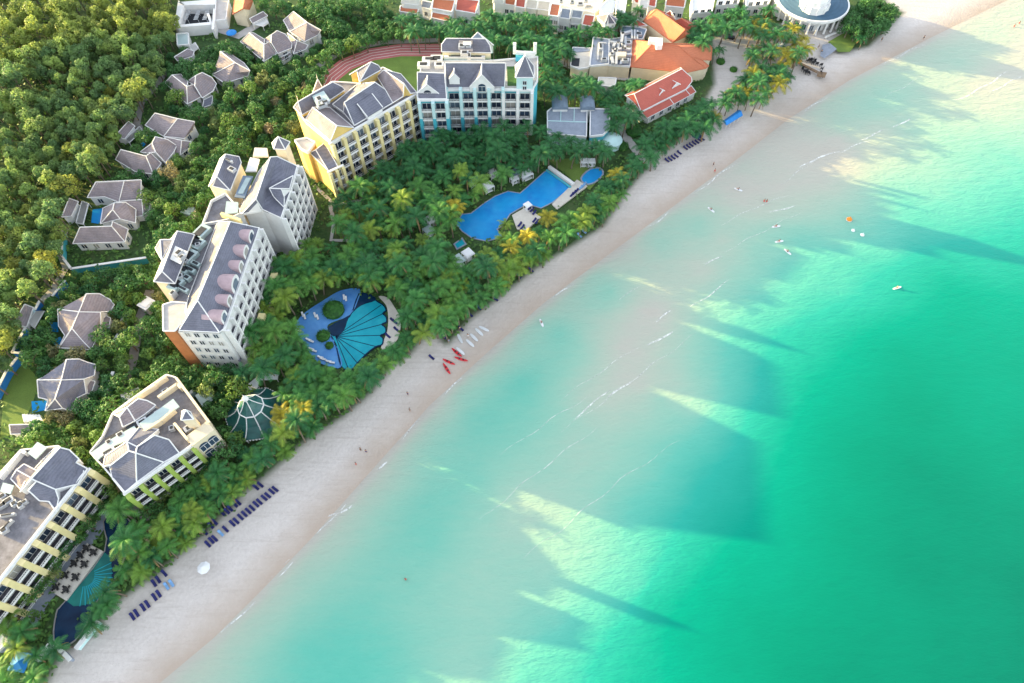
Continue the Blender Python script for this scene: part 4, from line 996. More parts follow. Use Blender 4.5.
for k, (pts, z, r) in enumerate([([(600, 400), (605, 340), (660, 335), (665, 270)], 8.0, .4), ([(580, 250), (660, 262), (660, 310)], 8.05, .35), ([(640, 500), (645, 340), (690, 330)], 8.3, .4), ([(690, 500), (700, 455), (780, 452)], 7.9, .35), ([(700, 250), (715, 160), (790, 140)], 8.6, .5), ([(745, 200), (740, 330), (790, 335)], 8.2, .4), ([(820, 210), (815, 120)], 8.4, .3), ([(850, 212), (850, 120)], 8.4, .3), ([(880, 214), (882, 128)], 8.4, .3), ([(430, 450), (440, 260), (520, 265)], 8.0, .25), ([(480, 460), (490, 280)], 8.0, .25), ([(590, 440), (600, 490)], 8.0, .5), ([(760, 250), (800, 255)], 8.0, .5), ([(770, 400), (800, 400)], 8.0, .5), ([(610, 300), (620, 280)], 8.1, .5)]):
    m_ = MB(); duct(m_, T, pts, z, r); m_.build('duct', M['metal'], s_)
boxes(s_, 'air_handler', T, [(590, 410, 1.6, 1.4, 0), (775, 280, 2.0, 2.0, 0), (720, 300, 1.4, 1.2, 0), (500, 470, 2.2, 1.2, 0), (460, 320, 1.2, 4.0, 0), (900, 180, 1.8, 1.6, 0), (620, 380, 1.4, 1.4, 0), (740, 480, 2.4, 1.6, 0)], 7.6, 'metal', 1.1)
block(s_, T, [(440, 655), (640, 665), (630, 740), (560, 760), (430, 740)], 5.5, 'white', 'deck', parapet=.2)
# ------------------------------------------------------------------ orange and red tiled halls
T = ZF(620, 0, 9.11)
o = empty('tiled_hall', base_of(T, 400, 540), 'long orange tiled hall with a steep sunlit hip at its left end', 'hall')
traced(o, T, [[(118, 365, 7.5), (308, 388, 12.5), (95, 608, 7)], [(308, 388, 12.5), (540, 420, 12), (645, 515, 10), (785, 622, 7), (600, 662, 7), (95, 608, 7)], [(390, 392, 11.5), (820, 412, 10.5), (838, 440, 9.5), (830, 548, 7), (742, 545, 8), (645, 515, 10), (540, 420, 12)], [(742, 545, 8), (645, 515, 10), (785, 622, 7), (810, 600, 6.6)], [(308, 388, 12.5), (118, 365, 7.5), (390, 385, 8), (390, 392, 11.5), (540, 420, 12)]], 'cream', 'orange', capmat='orange', caps=.14, inset=.97)
slab(o, 'roof_tank', T, [(265, 335), (390, 345), (388, 412), (335, 415), (325, 380), (262, 370)], 13.4, 1.8, 'white')
o = empty('tiled_hall', base_of(T, 420, 250), 'orange hip roofed hall set at an angle behind the long orange one', 'hall')
traced(o, T, [[(332, 85, 12.5), (592, 270, 12.5), (480, 388, 8), (215, 190, 8)], [(592, 270, 12.5), (595, 335, 9), (480, 388, 8)], [(332, 85, 12.5), (400, 110, 8.6), (668, 312, 8), (595, 335, 9), (592, 270, 12.5)], [(332, 85, 12.5), (215, 190, 8), (270, 110, 9)]], 'cream', 'orange', capmat='orange', caps=.14, inset=.97)
o = empty('tiled_house', base_of(T, 600, 230), 'small red roofed wing right of the angled orange hall', 'house')
traced(o, T, [[(505, 190, 9), (560, 168, 10.5), (690, 272, 9), (610, 262, 8)], [(560, 168, 10.5), (620, 190, 8.4), (735, 262, 8), (690, 272, 9)]], 'cream', 'red', capmat='orange', caps=.14)
o = empty('tiled_house', base_of(T, 450, 120), 'small red roof peeking behind the angled orange hall', 'house')
traced(o, T, [[(412, 125, 9), (460, 98, 10), (505, 170, 9), (485, 165, 8)]], 'cream', 'red', capmat='trim', caps=.12)
o = empty('tiled_house', base_of(T, 160, 215), 'small red gable left of the angled orange hall', 'house')
traced(o, T, [[(95, 228, 8), (160, 180, 9.5), (250, 235, 8), (180, 240, 7.6)]], 'cream', 'red', capmat='trim', caps=.14)
T = ZF(615, 60, 9.756)
o = empty('tiled_hall', base_of(T, 450, 400), 'red tiled beach hall with two small white dormers', 'hall')
traced(o, T, [[(188, 330, 11), (652, 88, 11), (745, 170, 8.2), (750, 212, 7.6), (692, 285, 6.8), (530, 365, 6.8), (255, 505, 6.8)], [(188, 330, 11), (255, 505, 6.8), (180, 415, 8), (110, 352, 9)]], 'white', 'red', caps=.14, inset=.97)
traced(o, T, [[(188, 330, 11), (110, 352, 9), (95, 345, 8.6), (640, 76, 8.8), (652, 88, 11)]], 'white', 'red', caps=.12, zb=8)
traced(o, T, [[(258, 512, 6.2), (530, 372, 6.2), (575, 432, 4.8), (312, 570, 4.8)], [(530, 372, 6.2), (690, 292, 6.2), (735, 345, 4.8), (575, 432, 4.8)], [(690, 292, 6.2), (742, 250, 6.4), (790, 312, 4.8), (735, 345, 4.8)]], 'white', 'red', caps=.13, inset=.94, windows=WINV)
for ap, l, r in (((405, 245, 10), (428, 350, 8.0), (492, 305, 8.0)), ((528, 166, 10.2), (558, 278, 8.2), (638, 238, 8.2))):
    wl, wr = W(T, l), W(T, r); mid = (wl + wr) / 2; top = Vector((mid.x, mid.y, wl.z + 1.5)); bk = W(T, ap); back = Vector((bk.x, bk.y, top.z))
    d_ = MB(); d_.face([wl, top, back]); d_.face([top, wr, back]); dd_ = d_.build('dormer', M['red'], o)
    d_ = MB(); d_.face([wl, wr, top]); d_.tube(wl, top, .2, 5); d_.tube(top, wr, .2, 5); d_.tube(top, back, .12, 5); d_.build('gable_front', M['white'], dd_)
# ------------------------------------------------------------------ townhouses along the top
def townhouse(label, T, roof, z, mat, wall='white', front=None, lower=None, zl=0, nwin=2):
    c = roof[0]; o = empty('townhouse', base_of(T, *c), label, 'townhouse', 'terraced townhouses along the top')
    back = [(q[0], q[1], z - 2.5 + (2.6 if i in (0, 1) else 0)) for i, q in enumerate(roof)]
    z -= 2.5
    traced(o, T, [back], wall, mat, caps=.28, inset=1.0)
    foot(T, roof, z)
    a, b = P(*T(*roof[3]), z), P(*T(*roof[2]), z)
    u = b - a; u.z = 0; L = u.length; u /= L; n = Vector((u.y, -u.x, 0))
    if lower:
        traced(o, T, [[(q[0], q[1], zl - 2.0 + (1.6 if i in (0, 1) else 0)) for i, q in enumerate(lower)]], wall, mat if mat in ('red', 'orange') else 'red', caps=.25, inset=1.0)
    wm_ = window_mesh(1.5, 1.7)
    for j in range(int((z - LAND) / 3.3)):
        for k in range(nwin):
            p = a + u * (L * (k + .5) / nwin) + n * .06
            put('window', wm_, o, Vector((p.x, p.y, LAND + .9 + 3.3 * j)) - o.location, math.atan2(u.y, u.x))
        m_ = MB(); p = a + u * L / 2 + n * .5; m_.obox((p.x, p.y, LAND + 3.3 * j), u, L / 2 - .3, .5, .12); m_.obox((p.x, p.y, LAND + 3.3 * j + .9) if False else (p.x + n.x * .45, p.y + n.y * .45, LAND + 3.3 * j + .5), u, L / 2 - .3, .05, .4); m_.build('balcony', M['white'], o)
    return o
T = ZF(385, 0, 8.533)
townhouse('leftmost orange roofed townhouse above the running track', T, [(150, -25), (305, -5), (288, 45), (140, 25)], 10, 'orange', lower=[(132, 48), (288, 72), (272, 122), (125, 98)], zl=6.5)
townhouse('narrow white townhouse between the two orange roofed ones', T, [(318, 5), (402, 20), (388, 82), (305, 60)], 8.5, 'bluepave', nwin=1)
townhouse('wide orange roofed townhouse with a red lower roof', T, [(412, -10), (598, 0), (572, 102), (400, 72)], 10.5, 'orange', lower=[(405, 102), (562, 132), (545, 186), (395, 152)], zl=7)
townhouse('red roofed townhouse at the end of the left terrace', T, [(615, -15), (805, 5), (772, 118), (600, 88)], 10, 'red', nwin=3)
T = ZF(490, 0, 7.314)
U = [('orange', [(30, -20), (108, -15), (100, 30), (22, 20)], 9, 'first orange roofed house of the right terrace'), ('orange', [(112, -15), (190, -10), (180, 42), (104, 30)], 9, 'second orange roofed house of the right terrace'), ('red', [(192, -10), (262, -5), (255, 60), (186, 50)], 9.5, 'pinkish townhouse with stacked balconies'), ('deck', [(270, -5), (350, 5), (340, 70), (262, 60)], 9, 'white flat topped townhouse left of the tall orange one'), ('deck', [(355, 5), (440, 15), (428, 80), (345, 68)], 9, 'white townhouse touching the tall orange one'), ('orange', [(448, 25), (518, 35), (500, 122), (430, 112)], 12, 'tall narrow orange roofed townhouse'), ('bluepave', [(524, 60), (594, 70), (580, 142), (508, 130)], 10, 'grey roofed townhouse right of the tall orange one'), ('bluepave', [(602, 70), (682, 80), (668, 138), (592, 128)], 10, 'grey roofed townhouse with a red lower roof'), ('red', [(692, 105), (768, 116), (745, 196), (672, 182)], 9, 'red roofed townhouse at the right end of the terrace')]
for mat, roof, z, lab in U:
    townhouse(lab, T, roof, z, mat, lower=[(592, 138), (668, 145), (655, 182), (584, 172)] if 'lower' in lab else None, zl=7)
o = empty('flat_roof_building', base_of(T, 550, 30), 'beige flat roofs behind the right terrace', 'building')
block(o, T, [(262, -45), (840, -30), (800, 60), (760, 100), (600, 62), (440, 12), (270, -8)], 6.4, 'cream', 'deck', parapet=.4)
boxes(o, 'air_handler', T, [(600, 25, 1.6, 1.4, 0), (660, 40, 2.4, 1.6, 0), (700, 15, 1.5, 1.2, 0), (720, 60, 3.0, .6, 0), (520, 20, 1.2, 1.2, 0)], 8.3, 'metal', .9)
o = empty('tower_house', base_of(T, 870, 200), 'white house with a grey pointed roof beside the service roofs', 'house')
traced(o, T, [[(800, 60, 13), (860, -5, 14), (920, 10, 13), (900, 90, 12), (840, 110, 12)]], 'white', 'white', caps=.2)
traced(o, T, [[(868, 100, 15), (838, 178, 10.5), (918, 175, 10.5)], [(868, 100, 15), (918, 175, 10.5), (930, 140, 10.5)], [(868, 100, 15), (780, 120, 10.5), (838, 178, 10.5)]], 'white', 'slate', windows=WINV)
o = empty('tower_house', base_of(T, 960, 70), 'white block right of the grey pointed roof', 'house')
traced(o, T, [[(925, -10, 11), (1000, 0, 11), (985, 95, 10), (925, 90, 10)]], 'white', 'white', caps=.2, windows=WINV)
T = ZF(620, 0, 9.11)
townhouse('red roofed house above the angled orange hall', T, [(120, -30), (175, -30), (170, 30), (112, 25)], 9, 'red', nwin=1)
townhouse('arched white house between two red roofs above the orange hall', T, [(182, -10), (262, -5), (250, 75), (172, 65)], 9.5, 'white', nwin=1)
townhouse('red roofed house left of the wide orange roof at the top', T, [(268, -25), (335, -20), (322, 68), (258, 55)], 9, 'red', nwin=1)
townhouse('wide orange roofed house at the top above the angled hall', T, [(425, -20), (600, -5), (585, 72), (412, 55)], 9.5, 'orange', nwin=3)
for k, (q, z, lab) in enumerate((([(692, -4), (715, -4), (712, 12), (692, 14)], 6.5, 'white block house with dark windows left of the plaza trees'), ([(720, -8), (742, -8), (738, 4), (716, 6)], 6, 'second white block house above the plaza trees'), ([(746, -8), (774, -8), (768, 5), (746, 7)], 6, 'white block house next to the round blue roof'))):
    o = empty('block_house', base_of(ID, q[3][0], q[3][1]), lab, 'house')
    block(o, ID, q, z, 'white', 'white', parapet=.4)
    a, b = P(*q[3], z), P(*q[2], z); u = b - a; u.z = 0; L = u.length; u /= L; n = Vector((u.y, -u.x, 0))
    for j in range(2):
        for i in range(3):
            p = a + u * (L * (i + .5) / 3) + n * .05; put('window', WINV, o, Vector((p.x, p.y, LAND + .8 + 3.2 * j)) - o.location, math.atan2(u.y, u.x))
# ------------------------------------------------------------------ round building
c = P(814, -2, 9); rb = empty('round_hall', Vector((c.x, c.y, LAND)), 'round hall with a dark blue roof and a white colonnade', 'hall')
mb = MB(); mb.lathe((c.x, c.y, 0), [(10.6, LAND), (10.6, 7.6)], 40); mb.build('wall', M['white'], rb)
mb = MB(); mb.lathe((c.x, c.y, 0), [(13.4, 7.6), (13.4, 8.1), (9.0, 9.2), (5.6, 9.8)], 48)
rf = mb.build('roof', M['deepblue'], rb)
mb = MB(); mb.lathe((c.x, c.y, 0), [(13.3, 7.2), (13.8, 7.3), (13.8, 8.1), (13.3, 8.15)], 48); mb.build('cornice', M['white'], rf)
c_ = P(815, 3, 10.5); mb = MB(); mb.lathe((c_.x, c_.y, 0), [(5.4, 8.3), (5.4, 11.2), (4.4, 11.4), (4.4, 12.8), (2.2, 13.8), (.3, 15.0)], 12)
for k in range(12):
    a = k * math.pi / 6; mb.lathe((c_.x + 5.2 * math.cos(a), c_.y + 5.2 * math.sin(a), 9.0), [(.5, 0), (.5, 2.4), (.1, 3.2)], 6)
mb.build('lantern', M['white'], rb)
cm = MB(); cm.lathe((0, 0, 0), [(.55, 0), (.55, .4), (.42, .5), (.40, 4.8), (.6, 5.0), (.6, 5.4)], 8); cme = cm.mesh('column', [M['white']])
am = MB(); n = 8
am.box(-1.9, -.2, 4.2, 1.9, .2, 5.4); ame = am.mesh('arch', [M['white']])
for k in range(24):
    a = 2 * math.pi * k / 24; put('column', cme, rb, (12.7 * math.cos(a), 12.7 * math.sin(a), 0), a)
    a += math.pi / 24; put('arch', ame, rb, (12.5 * math.cos(a), 12.5 * math.sin(a), 0), a + math.pi / 2)
    put('window', WIN_V, rb, (10.66 * math.cos(a), 10.66 * math.sin(a), .2), a + math.pi / 2)
FOOT.append([(c.x + 13 * math.cos(k * .5), c.y + 13 * math.sin(k * .5)) for k in range(12)])
EXCL.append([(770, -20), (776, 2), (796, 18), (806, 32), (832, 32), (846, 14), (852, -20)])
traced(rb, ZF(770, 0, 7.314), [[(45, 22, 7), (150, 74, 7), (200, 128, 7.4), (230, -40, 8), (20, -60, 7)]], 'white', 'deepblue', caps=.25, inset=.9)
# ------------------------------------------------------------------ courtyard building, red roof house
T = ZF(165, 0, 10.24)
cb = empty('courtyard_building', base_of(T, 300, 150), 'roofless white courtyard building with dark slatted beds at the upper left', 'building')
for nm, q, z in (('wall', [(135, 0), (195, 45), (140, 255), (95, 262)], 6), ('wall', [(140, 20), (515, -10), (510, 45), (190, 52)], 6), ('wall', [(128, 255), (455, 225), (465, 252), (125, 280)], 6), ('wall', [(495, 85), (520, 90), (500, 300), (478, 300)], 6), ('wall', [(425, 135), (450, 130), (500, 295), (478, 300)], 5)):
    pp = ccw([P(*T(*k), z) for k in q]); mb = MB(); mb.prism(pp, LAND, z); mb.build(nm, M['white'], cb)
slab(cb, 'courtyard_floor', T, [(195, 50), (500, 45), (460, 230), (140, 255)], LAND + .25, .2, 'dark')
for X in (235, 340, 430):
    mb = MB()
    for k in range(7):
        a, b = P(*T(X - 25 - k * 6 + 12, 110 + k * 15), 4.5), P(*T(X + 20 - k * 6 + 12, 104 + k * 15), 4.5); mb.obox(((a.x + b.x) / 2, (a.y + b.y) / 2, 4.5), b - a, (b - a).length / 2, .18, .1)
    for yy in (105, 205):
        p = P(*T(X, yy), 4.5); mb.tube((p.x, p.y, LAND), (p.x, p.y, 4.45), .12, 5)
    mb.build('pergola', M['metal'], cb)
EXCL.append([T(95, 0), T(640, 0), T(640, 210), T(500, 300), T(110, 300)])
foot(T, [(100, 0), (520, 0), (500, 300), (100, 290)], 4)
o = empty('flat_roof_building', base_of(T, 570, 150), 'pale flat roofed annex right of the courtyard building', 'building')
block(o, T, [(525, -10), (655, 0), (625, 205), (515, 215)], 5.5, 'white', 'paving', parapet=.4)
o = empty('tiled_house', base_of(T, 780, 100), 'salmon red gabled house at the top left', 'house')
traced(o, T, [[(715, -30, 7), (822, -20, 10), (797, 88, 10), (692, 148, 6.4)], [(822, -20, 10), (905, 0, 7), (868, 95, 6.4), (797, 88, 10)]], 'cream', 'orange', capmat='orange', caps=.12)
c = P(*T(683, 345), 3); o = empty('parasol', Vector((c.x, c.y, LAND)), 'deep blue round parasol on the paved yard at the upper left', 'parasol')
mb = MB(); mb.lathe((c.x, c.y, 0), [(2.0, 3.4), (1.9, 3.6), (.1, 4.2)], 14); mb.build('canopy', M['bluecloth'], o)
mb = MB(); mb.tube((c.x, c.y, LAND), (c.x, c.y, 4.0), .06, 6); mb.build('pole', M['white'], o)
o = empty('flat_roof_building', base_of(T, 190, 420), 'small white flat house below the courtyard building', 'building')
block(o, T, [(120, 350), (240, 345), (245, 460), (130, 470)], 5, 'white', 'sheet', parapet=.4)
# ------------------------------------------------------------------ teal ribbed tent
T = ZF(225, 365, 8.54)
ct = P(262 / 8.54 + 225, 412 / 8.54 + 365, 4.5)
tt = empty('ribbed_pavilion', Vector((ct.x, ct.y, LAND)), 'dark teal tent roof with white curved ribs and a small pale crown', 'pavilion')
ns = 10; a0 = .15
prof = [(7.6, 4.3), (6.2, 5.0), (4.9, 6.0), (3.9, 7.3), (3.2, 8.4)]
prof2 = [(3.2, 8.6), (2.2, 9.6), (1.1, 11.2), (.45, 12.6)]
def ringpt(r, z, k): a = a0 + 2 * math.pi * k / ns; return Vector((ct.x + r * math.cos(a), ct.y + r * math.sin(a), z))
mb = MB()
for pr in (prof, prof2):
    for q in range(len(pr) - 1):
        for k in range(ns): mb.face([ringpt(*pr[q], k), ringpt(*pr[q], k + 1), ringpt(*pr[q + 1], k + 1), ringpt(*pr[q + 1], k)])
rf = mb.build('roof', M['tentglass'], tt)
for k in range(ns):
    mb = MB()
    for q in range(len(prof) - 1): mb.tube(ringpt(prof[q][0], prof[q][1] + .08, k), ringpt(prof[q + 1][0], prof[q + 1][1] + .08, k), .15, 5)
    if k % 2 == 0:
        for q in range(len(prof2) - 1): mb.tube(ringpt(prof2[q][0], prof2[q][1] + .08, k), ringpt(prof2[q + 1][0], prof2[q + 1][1] + .08, k), .12, 5)
    mb.build('rib', M['white'], rf)
mb = MB()
for k in range(ns): mb.tube(ringpt(3.25, 8.5, k), ringpt(3.25, 8.5, k + 1), .2, 5)
mb.lathe((ct.x, ct.y, 12.4), [(.8, 0), (.75, .6), (.3, 1.3), (.05, 2.2)], 8)
mb.build('crown_ring', M['white'], rf)
vm_ = MB()
for k in range(ns):
    for j in range(6):
        p = ringpt(7.6, 4.1, k).lerp(ringpt(7.6, 4.1, k + 1), (j + .5) / 6)
        vm_.lathe((p.x, p.y, 3.7), [(.05, 0), (.3, .3), (.3, .5)], 6)
vm_.build('valance', M['white'], rf)
for k in range(ns):
    p = ringpt(7.2, 0, k); mb = MB(); mb.tube((p.x, p.y, LAND), (p.x, p.y, 4.4), .16, 6); mb.build('post', M['white'], tt)
EXCL.append([T(40, 330), T(60, 480), T(150, 600), T(340, 600), T(490, 490), T(490, 330), T(410, 230), T(220, 190), T(100, 280)])
FOOT.append([(ct.x + 7 * math.cos(k * .6), ct.y + 7 * math.sin(k * .6)) for k in range(11)])
o = empty('entrance_canopy', base_of(T, 300, 140), 'white angled canopy at the back of the teal tent', 'canopy')
slab(o, 'roof', T, [(195, 222), (200, 160), (322, 60), (455, 82), (448, 122), (290, 130), (280, 190), (245, 235)], 4.2, .2, 'whitecloth')
for q in ((205, 200), (322, 70), (440, 115), (285, 180)):
    p = P(*T(*q), 4.2); mb = MB(); mb.tube((p.x, p.y, LAND), (p.x, p.y, 4.1), .1, 5); mb.build('post', M['white'], o)
EXCL.append([T(195, 222), T(200, 160), T(322, 60), T(455, 82), T(448, 122), T(400, 200), T(245, 235)])
# ------------------------------------------------------------------ pools
def outline(name, px, w, mat, T=ID, h=.18, label=None, closed=True):
    pts = [P(*T(*q), LAND + h) for q in px]; mb = MB(); n = len(pts)
    for i in range(n if closed else n - 1):
        a, b = pts[i], pts[(i + 1) % n]; d = b - a
        if d.length > .05: mb.obox(((a.x + b.x) / 2, (a.y + b.y) / 2, LAND + h / 2 + .006 * (i % 2)), d, d.length / 2 + w / 2, w / 2, h / 2)
    return mb
def pool(label, px, mat, kerb='paving', kw=.5, T=ID, group=None):
    c = P(*T(*px[0]), LAND); o = empty('swimming_pool', Vector((c.x, c.y, LAND)), label, 'pool', group)
    mb = MB(); mb.face(ccw([P(*T(*q), LAND + .16) for q in px])); mb.build('water', M[mat], o)
    outline('kerb', px, kw, kerb, T, .26).build('kerb', M[kerb], o)
    EXCL.append([T(*q) for q in px]); FOOT.append([(P(*T(*q), LAND).x, P(*T(*q), LAND).y) for q in px])
    return o
def deck(label, px, mat='deck', T=ID, h=.3, name='pool_deck'):
    c = P(*T(*px[0]), LAND); o = empty(name, Vector((c.x, c.y, LAND)), label, 'deck')
    mb = MB(); mb.solid(ccw([P(*T(*q), LAND + h) for q in px]), h + .2); mb.build('boards', M[mat], o)
    EXCL.append([T(*q) for q in px]); FOOT.append([(P(*T(*q), LAND).x, P(*T(*q), LAND).y) for q in px])
    return o
def spline(pts, n=5):
    out = []; m_ = len(pts)
    for i in range(m_):
        p0, p1, p2, p3 = (np.array(pts[(i + k) % m_], float) for k in (-1, 0, 1, 2))
        for k in range(n):
            t_ = k / n; out.append(tuple(.5 * ((2 * p1) + (-p0 + p2) * t_ + (2 * p0 - 5 * p1 + 4 * p2 - p3) * t_ ** 2 + (-p0 + 3 * p1 - 3 * p2 + p3) * t_ ** 3)))
    return out
T = ZF(285, 280, 6.833)
pool('shallow blue terrace pool behind the shell shaped pool', spline([(70, 330), (120, 240), (250, 150), (380, 75), (505, 62), (498, 130), (440, 235), (290, 302), (315, 385), (355, 460), (382, 592), (260, 572), (190, 520), (130, 420)], 4), 'poolshallow', 'poolshallow', .3, T)
fan = [(505, 95), (575, 110), (640, 152), (672, 172), (690, 205), (668, 228), (690, 250), (692, 285), (662, 302), (686, 325), (686, 360), (652, 378), (670, 400), (662, 440), (620, 455), (560, 500), (500, 560), (450, 612), (385, 592), (350, 450), (318, 385), (300, 320), (440, 250)]
sp_ = pool('shell shaped teal swimming pool with fanning ribs', spline(fan, 3), 'poolteal', 'pooldark', .35, T)
for q in ((655, 172), (672, 228), (664, 302), (652, 378), (625, 455), (560, 520), (500, 575), (430, 600)):
    a, b = P(*T(345, 385), LAND + .2), P(*T(*q), LAND + .2); mb = MB(); mb.obox(((a.x + b.x) / 2, (a.y + b.y) / 2, LAND + .17), b - a, (b - a).length / 2, .10, .03); mb.build('rib', M['pooldark'], sp_)
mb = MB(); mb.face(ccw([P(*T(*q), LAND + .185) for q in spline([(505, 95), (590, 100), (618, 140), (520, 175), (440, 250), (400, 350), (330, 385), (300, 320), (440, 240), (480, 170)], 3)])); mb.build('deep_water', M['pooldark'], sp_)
deck('pale sandy deck right of the shell shaped pool', spline([(640, 112), (700, 120), (745, 180), (790, 270), (770, 400), (700, 462), (655, 470), (680, 400), (700, 340), (705, 250), (690, 170)], 3), 'deck', T, .12)
def island(label, px, py, r_, T=ID):
    c = P(*T(px, py), LAND + 1); o = empty('round_shrub', Vector((c.x, c.y, LAND)), label, 'shrub')
    q = random.Random(int(px)); cr = MB()
    leaf_cloud(cr, [(Vector((c.x, c.y, LAND + r_ * .3)), r_, .7)] + [(Vector((c.x + r_ * .5 * math.cos(k), c.y + r_ * .5 * math.sin(k), LAND + r_ * .4)), r_ * .55, .8) for k in range(6)], int(160 * r_), .22, q)
    cr.lathe((c.x, c.y, LAND), [(r_ * .9, 0), (r_ * .9, r_ * .35), (r_ * .5, r_ * .62), (.1, r_ * .7)], 12)
    cr.build('foliage', M['hedgeleaf'], o); mb = MB(); mb.tube((c.x, c.y, LAND - .1), (c.x, c.y, LAND + r_ * .6), .15, 6); mb.build('stem', M['trunk'], o)
    x, y = T(px, py); EXCL.append([(x + r_ * 3.6 * math.cos(k), y + r_ * 3.2 * math.sin(k)) for k in range(0, 6)])
def leaf_cloud(cr, lobes, n, size, r):
    tot = sum(l[1] ** 2 for l in lobes)
    for c, rad, fl in lobes:
        for _ in range(int(n * rad * rad / tot)):
            v = Vector((r.gauss(0, 1), r.gauss(0, 1), r.gauss(0, 1) + 0.35)).normalized()
            k = r.uniform(0.72, 1.05)
            p = c + Vector((v.x * rad * k, v.y * rad * k, v.z * rad * k * fl))
            nrm = (v + Vector((r.gauss(0, .45), r.gauss(0, .45), r.gauss(0, .45) + .15))).normalized()
            ta = nrm.cross(Vector((r.gauss(0, 1), r.gauss(0, 1), r.gauss(0, 1)))).normalized(); tb = nrm.cross(ta)
            s = size * r.uniform(.6, 1.25)
            cr.face([p - ta * s, p - tb * s * .6, p + ta * s, p + tb * s * .6])
M['hedgeleaf'] = leafmat('hedge_leaf', [(0.0, (0.035, 0.13, 0.03)), (1.0, (0.06, 0.18, 0.035))], .2, .9)
island('round dark green shrub on the terrace above the shell pool', 330, 200, 3.4, T)
island('smaller round shrub left of the shell pool ribs', 258, 375, 2.1, T)
island('small shrub just below the smaller round one by the shell pool', 300, 440, 1.3, T)
island('round clipped shrub beside the red dormer roof', 634, 130, 3.0)
island('round clipped shrub right of the grey flat pavilion', 623, 145, 2.2)
island('rounded dark shrub on the sandy drive left of the plaza palms', 734, 68, 1.5)
island('rounded dark shrub beside the red hall on the sandy drive', 721, 60, 1.8)
main = [(456, 224), (462, 214), (471, 213), (484, 203), (495, 196), (508, 191), (520, 193), (527, 187), (545, 171), (550, 170), (571, 187), (553, 202), (541, 208), (527, 204), (510, 214), (503, 225), (497, 229), (503, 237), (487, 241), (472, 238), (462, 231)]
pool('long irregular bright blue main pool', main, 'poolblue', 'bluepave', .3)
pool('small bright blue pool at the right end of the main pool', spline([(581, 178), (590, 169), (600, 168), (603, 174), (595, 182), (586, 184)], 3), 'poolblue', 'bluepave', .5)
pool('small teal pool piece below the left tip of the main pool', [(454, 244), (462, 238), (466, 244), (457, 249)], 'poolteal', 'bluepave', .4)
deck('white square terrace jutting into the main pool', [(512, 215), (526, 207), (541, 217), (526, 230), (517, 229)])
deck('long pale terrace at the right end of the main pool', [(552, 204), (577, 179.5), (587.5, 186), (557, 209)])
o = empty('pool_wall', base_of(ID, 560, 176), 'raised white edged wall along the far right side of the main pool', 'wall')
mb = MB(); a, b = P(549, 166.5, 3), P(573.5, 184, 3); mb.obox(((a.x + b.x) / 2, (a.y + b.y) / 2, 2.6), b - a, (b - a).length / 2, .5, .7); mb.build('wall', M['white'], o)
mb = MB(); mb.obox(((a.x + b.x) / 2 - .9, (a.y + b.y) / 2 - .9, 2.3), b - a, (b - a).length / 2, .35, .25); mb.build('step', M['teal'], o)
T = ZF(0, 500, 3.73)
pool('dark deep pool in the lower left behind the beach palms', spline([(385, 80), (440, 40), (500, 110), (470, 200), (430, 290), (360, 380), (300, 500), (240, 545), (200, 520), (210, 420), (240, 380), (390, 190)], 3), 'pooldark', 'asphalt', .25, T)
gp = empty('lit_pool_floor', base_of(T, 360, 300), 'glowing green fan of tiles in the dark lower left pool', 'pool floor')
ce = P(*T(318, 318), LAND)
def gl(t_, k):
    a, b = Vector(T(385, 192)), Vector(T(250, 378)); p = a.lerp(b, t_); nrm = Vector((.80, .60)) * (26 * math.sin(math.pi * (.06 + .88 * t_)) ** .7) * k
    return P(p.x + nrm.x, p.y + nrm.y, LAND + .20)
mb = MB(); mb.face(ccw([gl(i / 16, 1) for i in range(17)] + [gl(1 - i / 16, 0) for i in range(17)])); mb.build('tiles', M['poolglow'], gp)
c_ = gl(.5, 0)
for i in range(1, 16):
    mb = MB(); a, b = c_.lerp(gl(i / 16, 1), .35), gl(i / 16, 1.06); mb.obox(((a.x + b.x) / 2, (a.y + b.y) / 2, LAND + .215), b - a, (b - a).length / 2, .09, .012); mb.build('rib', M['poolteal'], gp)
dk = deck('pale dining terrace beside the dark lower left pool', [(50.4, 591), (65.7, 600.5), (102.7, 551), (87.1, 543)], 'deck', ID, .7, 'dining_terrace')
ribbon('path', [(28, 618), (44, 596), (62, 576), (82, 548), (98, 524), (110, 510)], 4.2, 'bluepave', 'blue grey walk between the yellow piered hotel and the dining terrace')
sheet('path', [(24, 612), (38, 600), (46, 612), (34, 628)], 'bluepave', label='blue grey landing at the end of the walk')
# ------------------------------------------------------------------ furniture kit
def shore_dir(x, y):
    p = np.array([x, y]); best = None
    for a, b in zip(SA[:-1], SA[1:]):
        d = b - a; t_ = np.clip(((p - a) @ d) / (d @ d), 0, 1); q = np.hypot(*(p - a - t_ * d))
        if best is None or q < best[0]: best = (q, d / np.hypot(*d))
    return best[1]
def lounger_parts(cmat):
    f = MB(); f.box(-.34, -1.0, .24, .34, 1.0, .30)
    for x in (-.3, .3):
        for y in (-.85, .85): f.box(x - .03, y - .03, 0, x + .03, y + .03, .239)
    c = MB(); c.box(-.33, -1.0, .301, .33, .35, .40)
    c.solid([(-.33, .36, .40), (.33, .36, .40), (.33, 1.0, .78), (-.33, 1.0, .78)], .09)
    h_ = MB(); h_.box(-.26, .78, .66, .26, .98, .86)
    return f.mesh('frame', M['wood']), c.mesh('cushion', M[cmat]), h_.mesh('headrest', M[cmat])
LG = {k: lounger_parts(k) for k in ('navy', 'whitecloth', 'bluetowel') if k in M}
M['bluetowel'] = plain('light_blue_towel', (.22, .42, .72), .9, .15)
LG['bluetowel'] = lounger_parts('bluetowel')
def gz(x, y, lift=0): return hz(x, y) + lift
